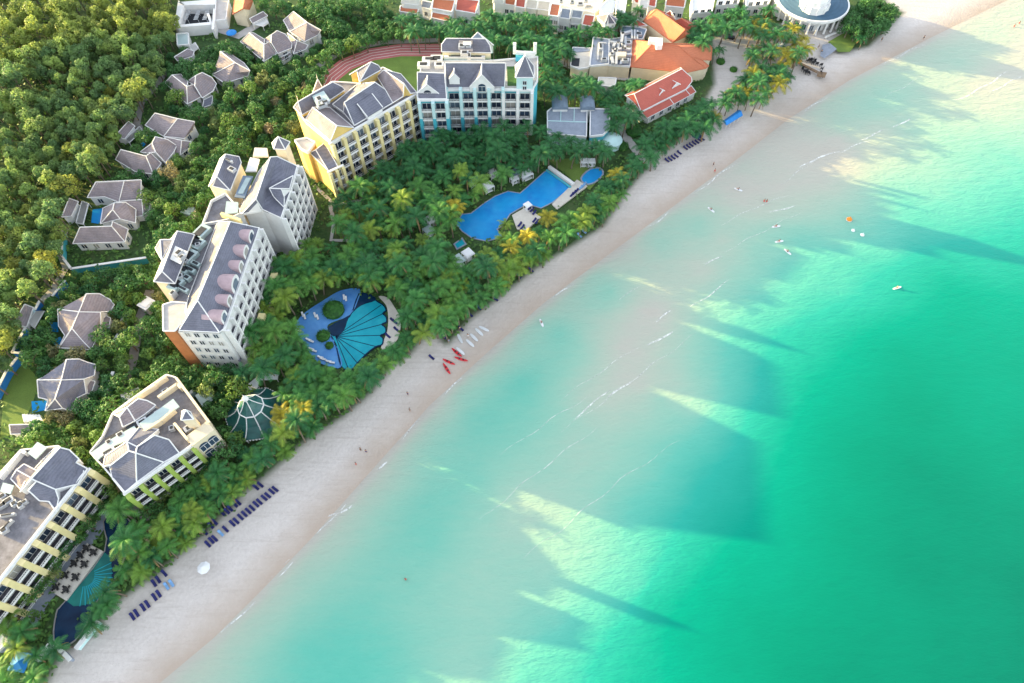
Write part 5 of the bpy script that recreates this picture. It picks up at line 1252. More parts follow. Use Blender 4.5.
def lounger(px, py, mat, label, group, ang=None, lift=0.0, scale=.95):
    v = P(px, py, LAND); z = gz(v.x, v.y); v = P(px, py, z + lift)
    d = shore_dir(v.x, v.y); a = math.atan2(d[1], d[0]) if ang is None else ang
    o = empty('sun_lounger', Vector((v.x, v.y, z + lift)), label, 'sun lounger', group, a); o.scale = (scale,) * 3
    for nm, me in zip(('frame', 'cushion', 'headrest'), LG[mat]): put(nm, me, o)
    return o
def cabana(px, py, w, l, ang, z, mat, label, group='cabanas round the pools'):
    c = P(px, py, z); o = empty('cabana', Vector((c.x, c.y, LAND)), label, 'cabana', group, R(ang))
    mb = MB(); mb.box(-w / 2, -l / 2, z - LAND - .12, w / 2, l / 2, z - LAND); mb.box(-w / 2 + .3, -l / 2 + .3, z - LAND + .001, w / 2 - .3, l / 2 - .3, z - LAND + .12); put('canopy', mb.mesh('canopy', [M[mat]]), o)
    pm = MB(); pm.box(-.07, -.07, 0, .07, .07, z - LAND - .13); pme = pm.mesh('post', [M['white']])
    for a, b in ((-1, -1), (1, -1), (1, 1), (-1, 1)): put('post', pme, o, (a * (w / 2 - .15), b * (l / 2 - .15), 0))
    mb = MB(); mb.box(-w / 2 + .4, -l / 2 + .4, .0, w / 2 - .4, l / 2 - .4, .45); put('daybed', mb.mesh('daybed', [M['whitecloth']]), o)
    EXCL.append([(px - 5, py - 3), (px, py - 5), (px + 5, py), (px, py + 5)])
    return o
def parasol(px, py, rad, h_, mat, label, group=None, square=False):
    c = P(px, py, LAND); z = gz(c.x, c.y); c = P(px, py, z + h_); o = empty('parasol', Vector((c.x, c.y, z)), label, 'parasol', group, R(38))
    mb = MB(); n = 4 if square else 8
    mb.lathe((0, 0, h_ - .7), [(rad, 0), (rad * .98, .05), (rad * .5, .42), (.06, .8)], n); put('canopy', mb.mesh('canopy', [M[mat]]), o)
    mb = MB(); mb.tube((0, 0, 0), (0, 0, h_ + .1), .04, 6); put('pole', mb.mesh('pole', [M['white']]), o)
    return o
GB = 'navy sun loungers in rows on the sand'
T = ZF(195, 480, 9.105)
row = [(122, 588), (155, 556), (185, 537), (283, 452), (345, 400), (380, 378), (420, 343), (455, 315), (490, 288), (525, 260), (560, 226), (592, 203), (635, 168), (668, 145), (703, 110), (735, 88)]
for X, Y in row: lounger(*T(X, Y), 'navy', 'navy sun lounger in the long front row on the sand below the green balconied hotel', 'navy loungers in the long front row')
lounger(*T(240, 488), 'bluetowel', 'light blue draped sun lounger within the long navy row', None)
for X, Y in [(560, 72), (600, 48), (368, 228), (398, 208), (325, 265), (295, 288), (255, 305), (185, 388), (150, 420), (95, 478)]:
    lounger(*T(X, Y), 'navy', 'navy sun lounger at the palm edge behind the long front row', 'navy loungers at the palm edge')
T = ZF(110, 540, 6.83)
for X, Y in [(158, 525), (186, 502), (230, 463), (260, 440), (308, 393), (337, 370)]: lounger(*T(X, Y), 'navy', 'navy sun lounger in the pairs at the lower left end of the beach', 'paired navy loungers at the lower left')
for X, Y in [(375, 230), (305, 298), (333, 273)]: lounger(*T(X, Y), 'navy', 'navy sun lounger half under the palms above the paired loungers', 'navy loungers half under the lower palms')
lounger(*T(390, 318), 'bluetowel', 'light blue draped lounger, left of the blue pair near the white beach umbrella', None)
lounger(*T(424, 298), 'bluetowel', 'light blue draped lounger, right of the blue pair near the white beach umbrella', None)
parasol(202.5, 567, 1.5, 2.6, 'whitecloth', 'tilted white beach umbrella alone on the open sand')
T = ZF(540, 100, 4.555)
for X, Y in [(578, 278), (592, 272), (606, 265), (620, 257), (634, 243), (662, 222), (675, 215), (688, 208), (701, 200), (714, 194), (727, 186), (739, 180)]:
    lounger(*T(X, Y), 'navy', 'navy sun lounger in the row below the palms by the red dormer roof', 'navy loungers below the red dormer roof')
parasol(*T(714, 152), 1.8, 2.6, 'navy', 'dark navy parasol behind the lounger row by the red dormer roof')
for X, Y in [(200, 602), (180, 620)]: lounger(*T(X, Y), 'bluetowel', 'pale violet blue lounger at the palm edge below the main pool', 'pale loungers below the main pool')
T = ZF(380, 250, 4.555)
for X, Y in [(293, 399), (370, 362), (412, 298), (452, 266), (527, 226), (632, 124), (688, 94), (236, 492)]:
    lounger(*T(X, Y), 'navy', 'dark lounger standing singly along the palm edge above the kayaks', 'single dark loungers along the palm edge')
# terrace loungers
T = ZF(285, 280, 6.833)
for X, Y, a in [(122, 240, .4), (136, 256, .4), (207, 244, .4), (224, 258, .4), (162, 410, 1.2), (180, 420, 1.2), (182, 474, 1.2), (200, 486, 1.2), (244, 530, 1.3), (260, 542, 1.3), (300, 558, 1.4), (322, 566, 1.4), (404, 122, .2), (418, 132, .2), (95, 350, 1.5)]:
    lounger(*T(X, Y), 'whitecloth', 'white sun lounger standing in the shallow terrace pool', 'white loungers on the shallow terrace', a, .18, .8)
for X, Y in [(738, 280), (752, 290), (705, 386), (762, 342)]: lounger(*T(X, Y), 'navy', 'navy lounger on the sandy deck right of the shell pool', 'navy loungers on the shell pool deck', None, .12)
T = ZF(500, 150, 7.59)
for X, Y in [(545, 345), (563, 330), (580, 316), (610, 292), (628, 280), (640, 268)]: lounger(*T(X, Y), 'navy' if X < 600 else 'bluetowel', 'lounger on the long pale terrace at the right end of the main pool' if X < 600 else 'light blue lounger on the long pale terrace of the main pool', 'loungers on the long terrace' if X < 600 else 'light blue loungers on the long terrace', -.6, .3)
for X, Y in [(225, 445), (242, 460), (260, 480), (260, 540), (280, 550), (150, 570), (170, 590)]: lounger(*T(X, Y), 'navy', 'navy lounger on the white square terrace in the main pool', 'navy loungers on the square terrace', -.6, .3)
T = ZF(400, 130, 4.267)
cabana(*T(545, 318), 2.2, 2.2, 38, 4.5, 'whitecloth', 'white square canopy at the corner of the square pool terrace')
cabana(*T(290, 524), 3.0, 3.2, 40, 4.5, 'whitecloth', 'white cabana roof below the left tip of the main pool')
cabana(*T(248, 552), 3.4, 3.6, 40, 4.4, 'sheet', 'pale green glass cabana roof touching the white one below the main pool')
cabana(*T(130, 380), 2.8, 3.4, 40, 4.5, 'whitecloth', 'white cabana roof among the palms left of the main pool')
cabana(*T(122, 424), 3.0, 3.0, 40, 4.3, 'sheet', 'pale green glass roof below the white cabana left of the main pool')
cabana(*T(785, 130), 2.4, 2.4, 0, 4.2, 'whitecloth', 'left one of the two white daybed canopies by the small right pool')
cabana(*T(818, 131), 2.4, 2.4, 0, 4.2, 'whitecloth', 'right one of the two white daybed canopies by the small right pool')
cabana(*T(318, 212), 4.0, 2.6, 32, 4.2, 'bluecloth', 'blue canopy among the palms above the main pool')
cabana(*T(375, 236), 3.4, 3.0, 32, 4.2, 'whitecloth', 'white canopy right of the blue one above the main pool')
cabana(*T(395, 178), 2.6, 2.6, 32, 4.2, 'whitecloth', 'white canopy behind the palms above the main pool')
cabana(*T(492, 178), 3.2, 3.0, 32, 4.2, 'bluegrey', 'blue grey canopy on the upper edge of the main pool')
cabana(*T(538, 186), 4.2, 2.8, 32, 4.2, 'whitecloth', 'long white canopy on the upper edge of the main pool')
cabana(*T(488, 206), 2.6, 2.2, 32, 4.0, 'whitecloth', 'small white canopy nearest the water on the upper edge of the main pool')
parasol(18, 661.5, 2.7, 3.2, 'bluecloth', 'bright blue square parasol in the lower left corner', square=True)
EXCL.append([(9, 654), (26, 654), (27, 670), (10, 672)])
Tq = ZF(0, 600, 8.227)
boundary('white topped pool wall corner at the sand in the lower left', [Tq(305, 500), Tq(402, 368), Tq(520, 432), Tq(575, 492)], 1.6, 'bluepave', .5)
boundary('long white beam wall between the dark pool and the sand', [Tq(625, 400), Tq(805, 175)], 1.4, 'aqua', .7)
o = empty('flat_roof_building', base_of(Tq, 0, 360), 'white flat roofed corner at the left edge below the yellow piered hotel', 'building')
block(o, Tq, [(-60, 260), (5, 265), (78, 332), (0, 415), (-60, 420)], 5.0, 'bluepave', 'white', parapet=.5)
# dining sets
def dining_parts():
    t_ = MB(); t_.box(-.55, -.55, .70, .55, .55, .75); t_.tube((0, 0, 0), (0, 0, .69), .06, 6); t_.box(-.3, -.3, 0, .3, .3, .04)
    c = MB(); c.box(-.24, -.24, .42, .24, .24, .47); c.box(-.24, .19, .471, .24, .24, .9)
    l = MB(); l.box(-.03, -.03, 0, .03, .03, .419)
    return t_.mesh('table_top', M['black']), c.mesh('seat', M['black']), l.mesh('leg', M['black'])
DT, DC, DL = dining_parts()
T = ZF(0, 500, 3.73)
for X, Y in [(325, 182), (280, 238), (246, 282), (212, 326), (352, 197), (318, 241), (285, 289), (250, 335), (303, 208)]:
    v = P(*T(X, Y), LAND + .7)
    o = empty('dining_table', v.copy(), 'dark square dining table on the pale terrace beside the dark pool', 'table', 'dining tables on the lower terrace', .9); o.scale = (.95, .95, 1.0); put('table_top', DT, o)
    for k in range(4):
        a = .9 + k * math.pi / 2; c = v + Vector((math.sin(a) * .78, -math.cos(a) * .78, 0))
        o = empty('dining_chair', c, 'black chair at one of the dining tables on the pale terrace', 'chair', 'chairs on the lower dining terrace', a + math.pi); put('seat', DC, o)
        for dx, dy in ((-.2, -.2), (.2, -.2), (-.2, .2), (.2, .2)): put('leg', DL, o, (dx, dy, 0))
# ------------------------------------------------------------------ kayaks and boards on the sand
def kayak_parts(mat, L, w):
    n = 12; mb = MB(); rings = []
    for i in range(n + 1):
        t_ = i / n; s = math.sin(math.pi * (.03 + .94 * t_)) ** .6; y = -L / 2 + L * t_; rise = .22 * abs(2 * t_ - 1) ** 2.5
        rings.append([(w / 2 * s * math.cos(a), y, .20 + rise + .17 * s * math.sin(a)) for a in [2 * math.pi * k / 10 for k in range(10)]])
    for i in range(n):
        for k in range(10): mb.face([rings[i][k], rings[i][(k + 1) % 10], rings[i + 1][(k + 1) % 10], rings[i + 1][k]])
    mb.face(rings[0][::-1]); mb.face(rings[-1])
    s_ = MB()
    for y in (-.55, .6): s_.lathe((0, y, .34), [(.24, 0), (.26, .06), (.24, .08)], 10)
    return mb.mesh('hull', M[mat], smooth=True), s_.mesh('cockpit', M['black'])
KY = kayak_parts('redplastic', 4.0, .85)
def board_mesh(L, w, mat):
    n = 14; top = []
    for i in range(2 * n):
        a = 2 * math.pi * i / (2 * n); top.append((w / 2 * math.copysign(abs(math.cos(a)) ** .7, math.cos(a)), L / 2 * math.sin(a), .20))
    mb = MB(); mb.solid(top, .13); f = MB(); f.box(-.012, -L / 2 + .25, -.02, .012, -L / 2 + .5, .069)
    return mb.mesh('deck', M[mat]), f.mesh('fin', M['black'])
BD = board_mesh(3.3, .85, 'whitecloth')
T = ZF(430, 310, 9.757)
def along(T, a, b, lift=0):
    p, q = P(*T(*a), .9), P(*T(*b), .9); c = (p + q) / 2; z = max(0, hz(c.x, c.y)); p, q = P(*T(*a), z), P(*T(*b), z); c = (p + q) / 2; d = q - p
    return Vector((c.x, c.y, z + lift)), math.atan2(d.y, d.x) - math.pi / 2
for a, b, lab in (((228, 390), (298, 450), 'uppermost red kayak, lying beside a pale board'), ((258, 470), (352, 498), 'red kayak nearest the water'), ((140, 490), (232, 532), 'red kayak lying left of the other three, level with the one at the water'), ((138, 538), (190, 618), 'lowest red kayak, pointing down the sand')):
    c, r_ = along(T, a, b); o = empty('kayak', c, lab, 'kayak', 'red kayaks on the sand', r_); put('hull', KY[0], o); put('cockpit', KY[1], o)
for a, b, lab in (((490, 167), (562, 202), 'white board at the upper right end of the row by the red kayaks'), ((460, 198), (500, 235), 'second white board from the upper right end of the row'), ((408, 248), (452, 292), 'third white board of the row, near the water'), ((370, 305), (413, 345), 'lowest white board of the row above the red kayaks'), ((265, 375), (328, 430), 'pale bluish board touching the uppermost red kayak'), ((280, 258), (305, 305), 'white board standing apart on the dry sand')):
    c, r_ = along(T, a, b, .0); o = empty('paddle_board', c, lab, 'paddle board', 'white boards on the sand', r_); put('deck', BD[0], o); put('fin', BD[1], o)
# ------------------------------------------------------------------ people
def person_mesh(J, E_, rad):
    me = bpy.data.meshes.new('person'); me.from_pydata(J, E_, []); ob = bpy.data.objects.new('tmp', me); COL.objects.link(ob)
    sk = ob.modifiers.new('skin', 'SKIN'); 
    for i, s in enumerate(me.skin_vertices[0].data): s.radius = (rad[i], rad[i] * (.75 if i in (0, 1, 2) else 1)); s.use_root = (i == 0)
    ob.modifiers.new('sub', 'SUBSURF').levels = 1
    out = bpy.data.meshes.new_from_object(ob.evaluated_get(bpy.context.evaluated_depsgraph_get())); out.name = 'body'
    bpy.data.objects.remove(ob)
    out.materials.clear(); out.materials.append(M['skin'])
    return out
EE = [(0, 1), (1, 2), (2, 3), (3, 4), (4, 5), (2, 6), (6, 7), (7, 8), (2, 9), (9, 10), (10, 11), (0, 12), (12, 13), (13, 14), (14, 15), (0, 16), (16, 17), (17, 18), (18, 19)]
RD = [.15, .15, .16, .06, .105, .08, .065, .045, .038, .065, .045, .038, .10, .07, .045, .045, .10, .07, .045, .045]
STAND = [(0, 0, .95), (0, 0, 1.15), (0, 0, 1.38), (0, 0, 1.50), (0, .02, 1.62), (0, .02, 1.72), (-.2, 0, 1.40), (-.26, .02, 1.13), (-.28, .1, .88), (.2, 0, 1.40), (.27, -.02, 1.13), (.28, .08, .88), (-.1, 0, .88), (-.12, .04, .48), (-.13, -.02, .07), (-.14, .14, .04), (.1, 0, .88), (.13, -.1, .48), (.14, -.2, .07), (.14, -.05, .04)]
SIT = [(0, 0, .28), (0, -.04, .48), (0, -.06, .70), (0, -.05, .82), (0, -.02, .94), (0, -.02, 1.04), (-.2, -.05, .72), (-.28, .12, .52), (-.2, .38, .50), (.2, -.05, .72), (.28, .12, .52), (.2, .38, .50), (-.1, .05, .26), (-.14, .45, .42), (-.14, .75, .26), (-.14, .88, .27), (.1, .05, .26), (.14, .45, .42), (.14, .75, .26), (.14, .88, .27)]
PST, PSI = person_mesh(STAND, EE, RD), person_mesh(SIT, EE, RD)
def wear(J, c, top):
    s_ = MB(); z = J[0][2]; s_.lathe((J[0][0], J[0][1], z), [(.20, -.28 if top else -.06), (.205, -.05), (.185, .12)], 10); sm_ = s_.mesh('shorts', M[c])
    h_ = MB(); q = J[5]; h_.lathe((q[0], q[1] - .02, q[2] - .13), [(.10, 0), (.125, .06), (.10, .14), (.03, .19)], 8)
    return sm_, h_.mesh('hair', M['black'])
WS = {c: (wear(STAND, c, True), wear(SIT, c, False)) for c in ('navy', 'redplastic', 'whitecloth', 'bluetowel', 'black')}
def person(px, py, label, cloth='navy', sit=False, z=None, rz=0.0, group=None, scale=1.05):
    if z is None: v = P(px, py, .8); z = max(-.5, hz(v.x, v.y))
    v = P(px, py, z); o = empty('person', v, label, 'person', group, rz); o.scale = (scale,) * 3
    put('body', PSI if sit else PST, o); a, b = WS[cloth][1 if sit else 0]; put('shorts', a, o); put('hair', b, o)
    return o
for x, y, lab, c in ((361, 450.5, 'person in dark clothes, left of a pair on the sand mid beach', 'black'), (366.5, 452.5, 'person in dark clothes, right of a pair on the sand mid beach', 'navy'), (356.5, 465, 'person nearer the water below the pair mid beach', 'redplastic'), (408, 395, 'person walking on the wet sand, upper of two', 'navy'), (410, 411, 'person at the waterline, lower of two on the wet sand', 'black'), (713, 166, 'person standing on the sand near the blue awning, upper of two', 'black'), (714.3, 172.5, 'person in red standing at the waterline, lower of two', 'redplastic'), (923, 39.5, 'person walking alone at the far upper right waterline', 'black'),
                   (444, 338, 'person in dark clothes at the palm edge left of the boards', 'black'), (460, 330, 'person standing at the palm edge above the boards', 'navy'), (449, 342, 'person in pale blue walking between the palms and the red kayaks', 'bluetowel'), (468, 337, 'person in white beside the lone white board', 'whitecloth')):
    person(x, y, lab, c, rz=x % 6)
T = ZF(690, 150, 5.69)
for x, y, lab in ((541.5, 323, 'white paddle board with a rider, alone off the red kayaks'), (*T(275, 226), 'white paddle board with a rider nearest the beach at the right'), (*T(120, 341), 'white paddle board with a rider, leftmost of the right hand group'), (*T(490, 436), 'white paddle board at the edge of the sunlit strip'), (*T(507, 521), 'white paddle board below the sunlit strip'), (*T(555, 580), 'white paddle board lowest of the three below the sunlit strip'), (897, 288, 'tiny white board far out on the deep green water')):
    v = P(x, y, 0); a = rnd.uniform(0, 3); o = empty('paddle_board', Vector((v.x, v.y, -.08)), lab, 'paddle board', 'boards out on the water', a); o.scale = (.85, .85, 1); put('deck', BD[0], o); put('fin', BD[1], o)
    p = empty('person', Vector((v.x, v.y, .0)), 'rider sitting on the ' + lab.replace(' with a rider', '').replace('white ', '', 1), 'person', 'riders on the boards', a); put('body', PSI, p); q = WS[('navy', 'black', 'redplastic')[int(x) % 3]][1]; put('shorts', q[0], p); put('hair', q[1], p)
for x, y, lab in ((*T(418, 300), 'wader standing in the shallows on the sandbar, left of two'), (*T(432, 302), 'wader standing in the shallows on the sandbar, right of two'), (406, 580, 'lone wader in the pale water at the bottom centre'), (1018, 25, 'wader at the far upper right edge of the photo'), (1013, 28, 'wader just left of the one at the upper right edge')):
    person(x, y, lab, 'redplastic', z=-.55)
def buoy(x, y, r_, mat, lab):
    v = P(x, y, 0); o = empty('buoy', v, lab, 'buoy'); mb = MB(); mb.lathe((0, 0, 0), [(r_ * .5, -.2), (r_, 0), (r_ * .9, r_ * .5), (r_ * .35, r_ * .9), (.1, r_ * 1.5)], 12); put('float', mb.mesh('float', [M[mat]]), o); mb = MB(); mb.lathe((0, 0, 0), [(r_ * 1.05, .02), (r_ * 1.08, .08), (r_ * 1.05, .14)], 12); put('band', mb.mesh('band', [M['white']]), o)
buoy(*T(905, 397), .9, 'orangecloth', 'orange yellow float bobbing beside the long dark shadow'); buoy(*T(928, 459), .55, 'whitecloth', 'small white float, left of two beyond the orange one'); buoy(*T(980, 484), .6, 'whitecloth', 'small white float, right of two beyond the orange one')
# ------------------------------------------------------------------ blue awning and beach bar deck
T = ZF(540, 100, 4.555)
q = [P(*T(X, Y), 3.2) for X, Y in ((830, 97), (905, 44), (925, 70), (850, 116))]
o = empty('beach_awning', Vector((q[0].x, q[0].y, 1.9)), 'long bright blue awning on the sand at the palm edge', 'awning')
for k in range(4):
    a, b = q[0].lerp(q[1], k / 4), q[0].lerp(q[1], (k + .96) / 4); c, d = q[3].lerp(q[2], (k + .96) / 4), q[3].lerp(q[2], k / 4)
    m1, m2 = (a + d) / 2 + Vector((0, 0, .8)), (b + c) / 2 + Vector((0, 0, .8))
    mb = MB(); mb.face([a, b, m2, m1]); mb.face([m1, m2, c, d]); mb.face([a, m1, d]); mb.face([b, c, m2]); mb.build('canopy', M['bluecloth'], o)
    for p in (a, b, c, d): mb = MB(); mb.tube((p.x, p.y, 1.6), p, .05, 5); mb.build('pole', M['white'], o)
T = ZF(770, 20, 7.314)
o = empty('beach_deck', base_of(T, 300, 360, 1.6), 'weathered timber walkway and platform on the sand below the plaza palms', 'deck')
for nm, q in (('walkway', [(212, 318), (222, 308), (352, 372), (342, 385)]), ('platform', [(350, 374), (418, 384), (402, 418), (343, 408)])):
    mb = MB(); mb.solid(ccw([P(*T(*k), 1.95 if nm == 'walkway' else 2.0) for k in q]), .3); mb.build(nm, M['wood'], o)
for X, Y in [(300, 300), (315, 312), (330, 305), (345, 318), (240, 360), (255, 372), (270, 380), (290, 385), (375, 325), (382, 350), (365, 385), (385, 400), (310, 290), (275, 300)]:
    v = P(*T(X, Y), 1.7); o = empty('beach_chair', Vector((v.x, v.y, hz(v.x, v.y))), 'dark chair grouped round the timber platform on the sand', 'chair', 'chairs round the timber platform', X % 6); o.scale = (1.9,) * 3; put('seat', DC, o)
    for dx, dy in ((-.2, -.2), (.2, -.2), (-.2, .2), (.2, .2)): put('leg', DL, o, (dx, dy, 0))
parasol(*T(202, 284), 1.9, 2.8, 'orangecloth', 'orange parasol among the plaza palms above the timber walkway')
parasol(*T(98, 172), 2.2, 3.0, 'whitecloth', 'white parasol among the plaza palms')
for X, Y, lab in ((352, 205, 'person in dark clothes on the plaza, left of the paved ramp'), (372, 245, 'person in dark clothes at the foot of the paved ramp'), (205, 125, 'person in dark clothes under the plaza palms'), (262, 150, 'person standing right of the plaza palms'), (240, 140, 'person between two others by the plaza palms'), (812, 155, 'person standing at the low palms right of the plaza'), (620, 160, 'person by the lawn edge right of the plaza')):
    person(*T(X, Y), lab, 'navy' if X % 2 else 'black', rz=X % 6)
sheet('ramp', [(385, 180), (440, 170), (490, 212), (400, 280), (365, 262)], 'bluepave', label='blue grey paved ramp from the plaza to the sand', T=T, z=LAND + .12, excl=True)
mb = MB(); a, b = P(*T(405, 125), 2.4), P(*T(545, 62), 2.4); o = empty('low_wall', Vector((a.x, a.y, LAND)), 'low white kerb wall beside the round blue roofed hall', 'wall')
for k in range(7):
    p, q = a.lerp(b, k / 7), a.lerp(b, (k + .8) / 7); m_ = MB(); m_.obox(((p.x + q.x) / 2, (p.y + q.y) / 2, 2.3), q - p, (q - p).length / 2, .3, .35); m_.build('block', M['white'], o)
# parked car
v = P(728.5, 38.6, LAND); o = empty('parked_car', Vector((v.x, v.y, LAND + .1)), 'black car parked on the sandy drive', 'car', None, R(-4))
mb = MB(); mb.solid([(-2.2, -.85, .85), (2.2, -.85, .75), (2.2, .85, .75), (-2.2, .85, .85)], .55); mb.solid([(-1.5, -.7, 1.42), (.6, -.7, 1.42), (.6, .7, 1.42), (-1.5, .7, 1.42)], .1); put('body', mb.mesh('body', [M['black']]), o)
mb = MB(); mb.solid([(-1.9, -.78, .86), (1.2, -.78, .86), (1.2, .78, .86), (-1.9, .78, .86)], .02)
lo = [(-2.0, -.8, .84), (1.3, -.8, .80), (1.3, .8, .80), (-2.0, .8, .84)]; hi_ = [(-1.5, -.68, 1.33), (.6, -.68, 1.33), (.6, .68, 1.33), (-1.5, .68, 1.33)]
mb = MB()
for k in range(4): mb.face([lo[k], lo[(k + 1) % 4], hi_[(k + 1) % 4], hi_[k]])
put('windows', mb.mesh('windows', [M['glass']]), o)
wm = MB()
for k in range(12): 
    a, b = 2 * math.pi * k / 12, 2 * math.pi * (k + 1) / 12; wm.face([(.33 * math.cos(a), -.1, .33 * math.sin(a)), (.33 * math.cos(b), -.1, .33 * math.sin(b)), (.33 * math.cos(b), .1, .33 * math.sin(b)), (.33 * math.cos(a), .1, .33 * math.sin(a))])
wm.face([(.33 * math.cos(2 * math.pi * k / 12), -.1, .33 * math.sin(2 * math.pi * k / 12)) for k in range(12)]); wm.face([(.33 * math.cos(-2 * math.pi * k / 12), .1, .33 * math.sin(-2 * math.pi * k / 12)) for k in range(12)])
wme = wm.mesh('wheel', [M['black']])
for x in (-1.4, 1.4):
    for y in (-.82, .82): put('wheel', wme, o, (x, y, .30))
EXCL.append([(718, 33), (738, 33), (738, 44), (718, 44)])

EXCL += [[(718, 107), (746, 104), (748, 128), (720, 130)], [(658, 153), (698, 128), (710, 142), (668, 168)]]
# ------------------------------------------------------------------ trees
def palm_meshes(h, seed, lean, nf, L0):
    r = random.Random(seed)
    tk = MB(); top = Vector((lean * math.cos(seed), lean * math.sin(seed), h))
    pp = [Vector((top.x * (k / 6) ** 2, top.y * (k / 6) ** 2, h * k / 6)) for k in range(7)]
    for k in range(6): tk.tube(pp[k], pp[k + 1], 0.22 - 0.02 * k, 6, 0.20 - 0.02 * k)
    cr = MB()
    for f in range(nf):
        az = f * 2.39996 + r.uniform(-.25, .25)
        el = R(62 - 62 * (f / nf) ** 0.8 + r.uniform(-8, 8)); L = L0 * r.uniform(0.85, 1.12) * (0.75 + 0.25 * min(1, f / (nf * .35)))
        p = top.copy(); e = el; n = 8; st = L / n
        hd = Vector((math.cos(az), math.sin(az), 0)); sd_ = Vector((-hd.y, hd.x, 0))
        tw = r.uniform(-.35, .35)
        pts = [p.copy()]
        for k in range(n):
            d = hd * math.cos(e) + Vector((0, 0, math.sin(e)))
            p = p + d * st; pts.append(p.copy()); e -= R(8 + 5 * k / n) * (1.0 if e > R(-55) else 0.2)
        for k in range(n):
            a, b_ = pts[k], pts[k + 1]
            d = (b_ - a).normalized(); up = sd_.cross(d); up = up if up.z > 0 else -up
            w = 0.05 * (1 - k / n) + 0.02
            cr.face([a - sd_ * w, b_ - sd_ * w * .8, b_ + sd_ * w * .8, a + sd_ * w])
            for sgn in (-1, 1):
                for q in (0.25, 0.78):
                    t_ = (k + q) / n
                    ll = (0.28 + 0.85 * math.sin(math.pi * min(1, 0.12 + t_ * 0.84)) ** 0.8) * L0 / 4.0 * r.uniform(.85, 1.1)
                    o = a.lerp(b_, q)
                    dr = (sd_ * sgn * 0.85 + d * 0.62 - up * (0.35 + tw * sgn * .6)).normalized()
                    wv = d * (st * 0.38)
                    tip = o + dr * ll
                    cr.face([o - wv * .5, o + wv * .5, tip + wv * .15, tip - wv * .1])
    cr.cur = 1
    for f in range(3):
        az = seed * 1.7 + f * 2.2; hd = Vector((math.cos(az), math.sin(az), 0)); sd_ = Vector((-hd.y, hd.x, 0)); p = top.copy(); e = R(-25)
        for k in range(4):
            q = p + (hd * math.cos(e) + Vector((0, 0, math.sin(e)))) * L0 * .22; w = .35 * (1 - k / 5)
            cr.face([p - sd_ * w, q - sd_ * w * .8 - Vector((0, 0, .15)), q + sd_ * w * .8 - Vector((0, 0, .15)), p + sd_ * w]); p = q; e -= R(14)
    for k in range(5):
        a = k * 1.3; cr.lathe(top + Vector((.25 * math.cos(a), .25 * math.sin(a), -.3)), [(.02, -.14), (.14, 0), (.02, .14)], 6)
    return tk.mesh('trunk', M['trunk']), cr.mesh('crown', [M['palm'], M['deadfrond']])
def broad_meshes(h, rad, seed, mat, n=430, size=.42, slim=1.0):
    r = random.Random(seed)
    tk = MB(); th = h - rad * slim * 1.1
    tk.tube((0, 0, 0), (0, 0, th), .22, 6, .14)
    lobes = [(Vector((0, 0, h - rad * slim * .85)), rad * .72, slim)]
    for k in range(r.randint(7, 11)):
        a = k * 2.4 + r.uniform(-.7, .7); d = rad * r.uniform(.35, .95)
        c = Vector((d * math.cos(a), d * math.sin(a), h - rad * slim * r.uniform(.45, 1.5)))
        lobes.append((c, rad * r.uniform(.22, .50), r.uniform(.8, 1.3)))
        tk.tube((0, 0, th * r.uniform(.6, .95)), c, .10, 5, .04)
    cr = MB(); leaf_cloud(cr, lobes, n, size, r)
    return tk.mesh('trunk', M['trunk']), cr.mesh('crown', M[mat])
PALMS = [palm_meshes(h, s, l, nf, L0) for h, s, l, nf, L0 in ((5.8, 1, .5, 15, 3.6), (6.6, 2, 1.0, 17, 3.9), (7.4, 3, .7, 14, 3.7), (6.2, 4, 1.3, 16, 4.0), (8.0, 5, .9, 18, 3.8), (5.2, 6, .4, 13, 3.3), (6.9, 7, 1.6, 12, 4.1), (6.0, 8, .8, 19, 3.5))]
LOWPALMS = [palm_meshes(h, s, l, nf, L0) for h, s, l, nf, L0 in ((4.6, 41, .8, 14, 4.0), (5.4, 42, 1.1, 14, 4.2), (4.0, 43, .5, 13, 3.8))]
PALMSUN = []
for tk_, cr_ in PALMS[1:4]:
    c2 = cr_.copy(); c2.name = 'crown'; c2.materials[0] = M['palmsunlit']; PALMSUN.append((tk_, c2))
LOWSUN = []
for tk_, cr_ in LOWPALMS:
    c2 = cr_.copy(); c2.name = 'crown'; c2.materials[0] = M['palmsunlit']; LOWSUN.append((tk_, c2))
FOREST = [broad_meshes(h, r_, s, 'forest', 1000, .30, sl) for h, r_, s, sl in ((9, 2.0, 11, 1.6), (10, 2.5, 12, 1.4), (8, 1.7, 13, 1.7), (11, 2.2, 14, 1.8), (9.5, 2.9, 15, 1.1), (8.5, 2.1, 16, 1.35))]
GARDEN = [broad_meshes(h, r_, s, 'garden', 640, .29, sl) for h, r_, s, sl in ((5.5, 2.3, 21, .95), (6.5, 2.9, 22, .9), (4.6, 1.9, 23, 1.0), (7.5, 2.6, 24, 1.2))]
def bush_mesh(seed):
    r = random.Random(seed); cr = MB()
    leaf_cloud(cr, [(Vector((r.uniform(-.7, .7), r.uniform(-.7, .7), .6 + .3 * k % 1)), r.uniform(.6, 1.1), .8) for k in range(4)], 150, .28, r)
    return cr.mesh('bush', M['garden'])
BUSH = [bush_mesh(s) for s in (31, 32, 33)]
def on_sand(v):
    x, y = proj((v.x, v.y, LAND)); return inpoly(x, y, SANDPOLY_PX)
def near_sand(x, y): return any(inpoly(x + a, y + b_, SANDPOLY_PX) for a, b_ in ((3, 2), (0, 4)))
FB = [(min(p[0] for p in e), max(p[0] for p in e), min(p[1] for p in e), max(p[1] for p in e), e) for e in FOOT]
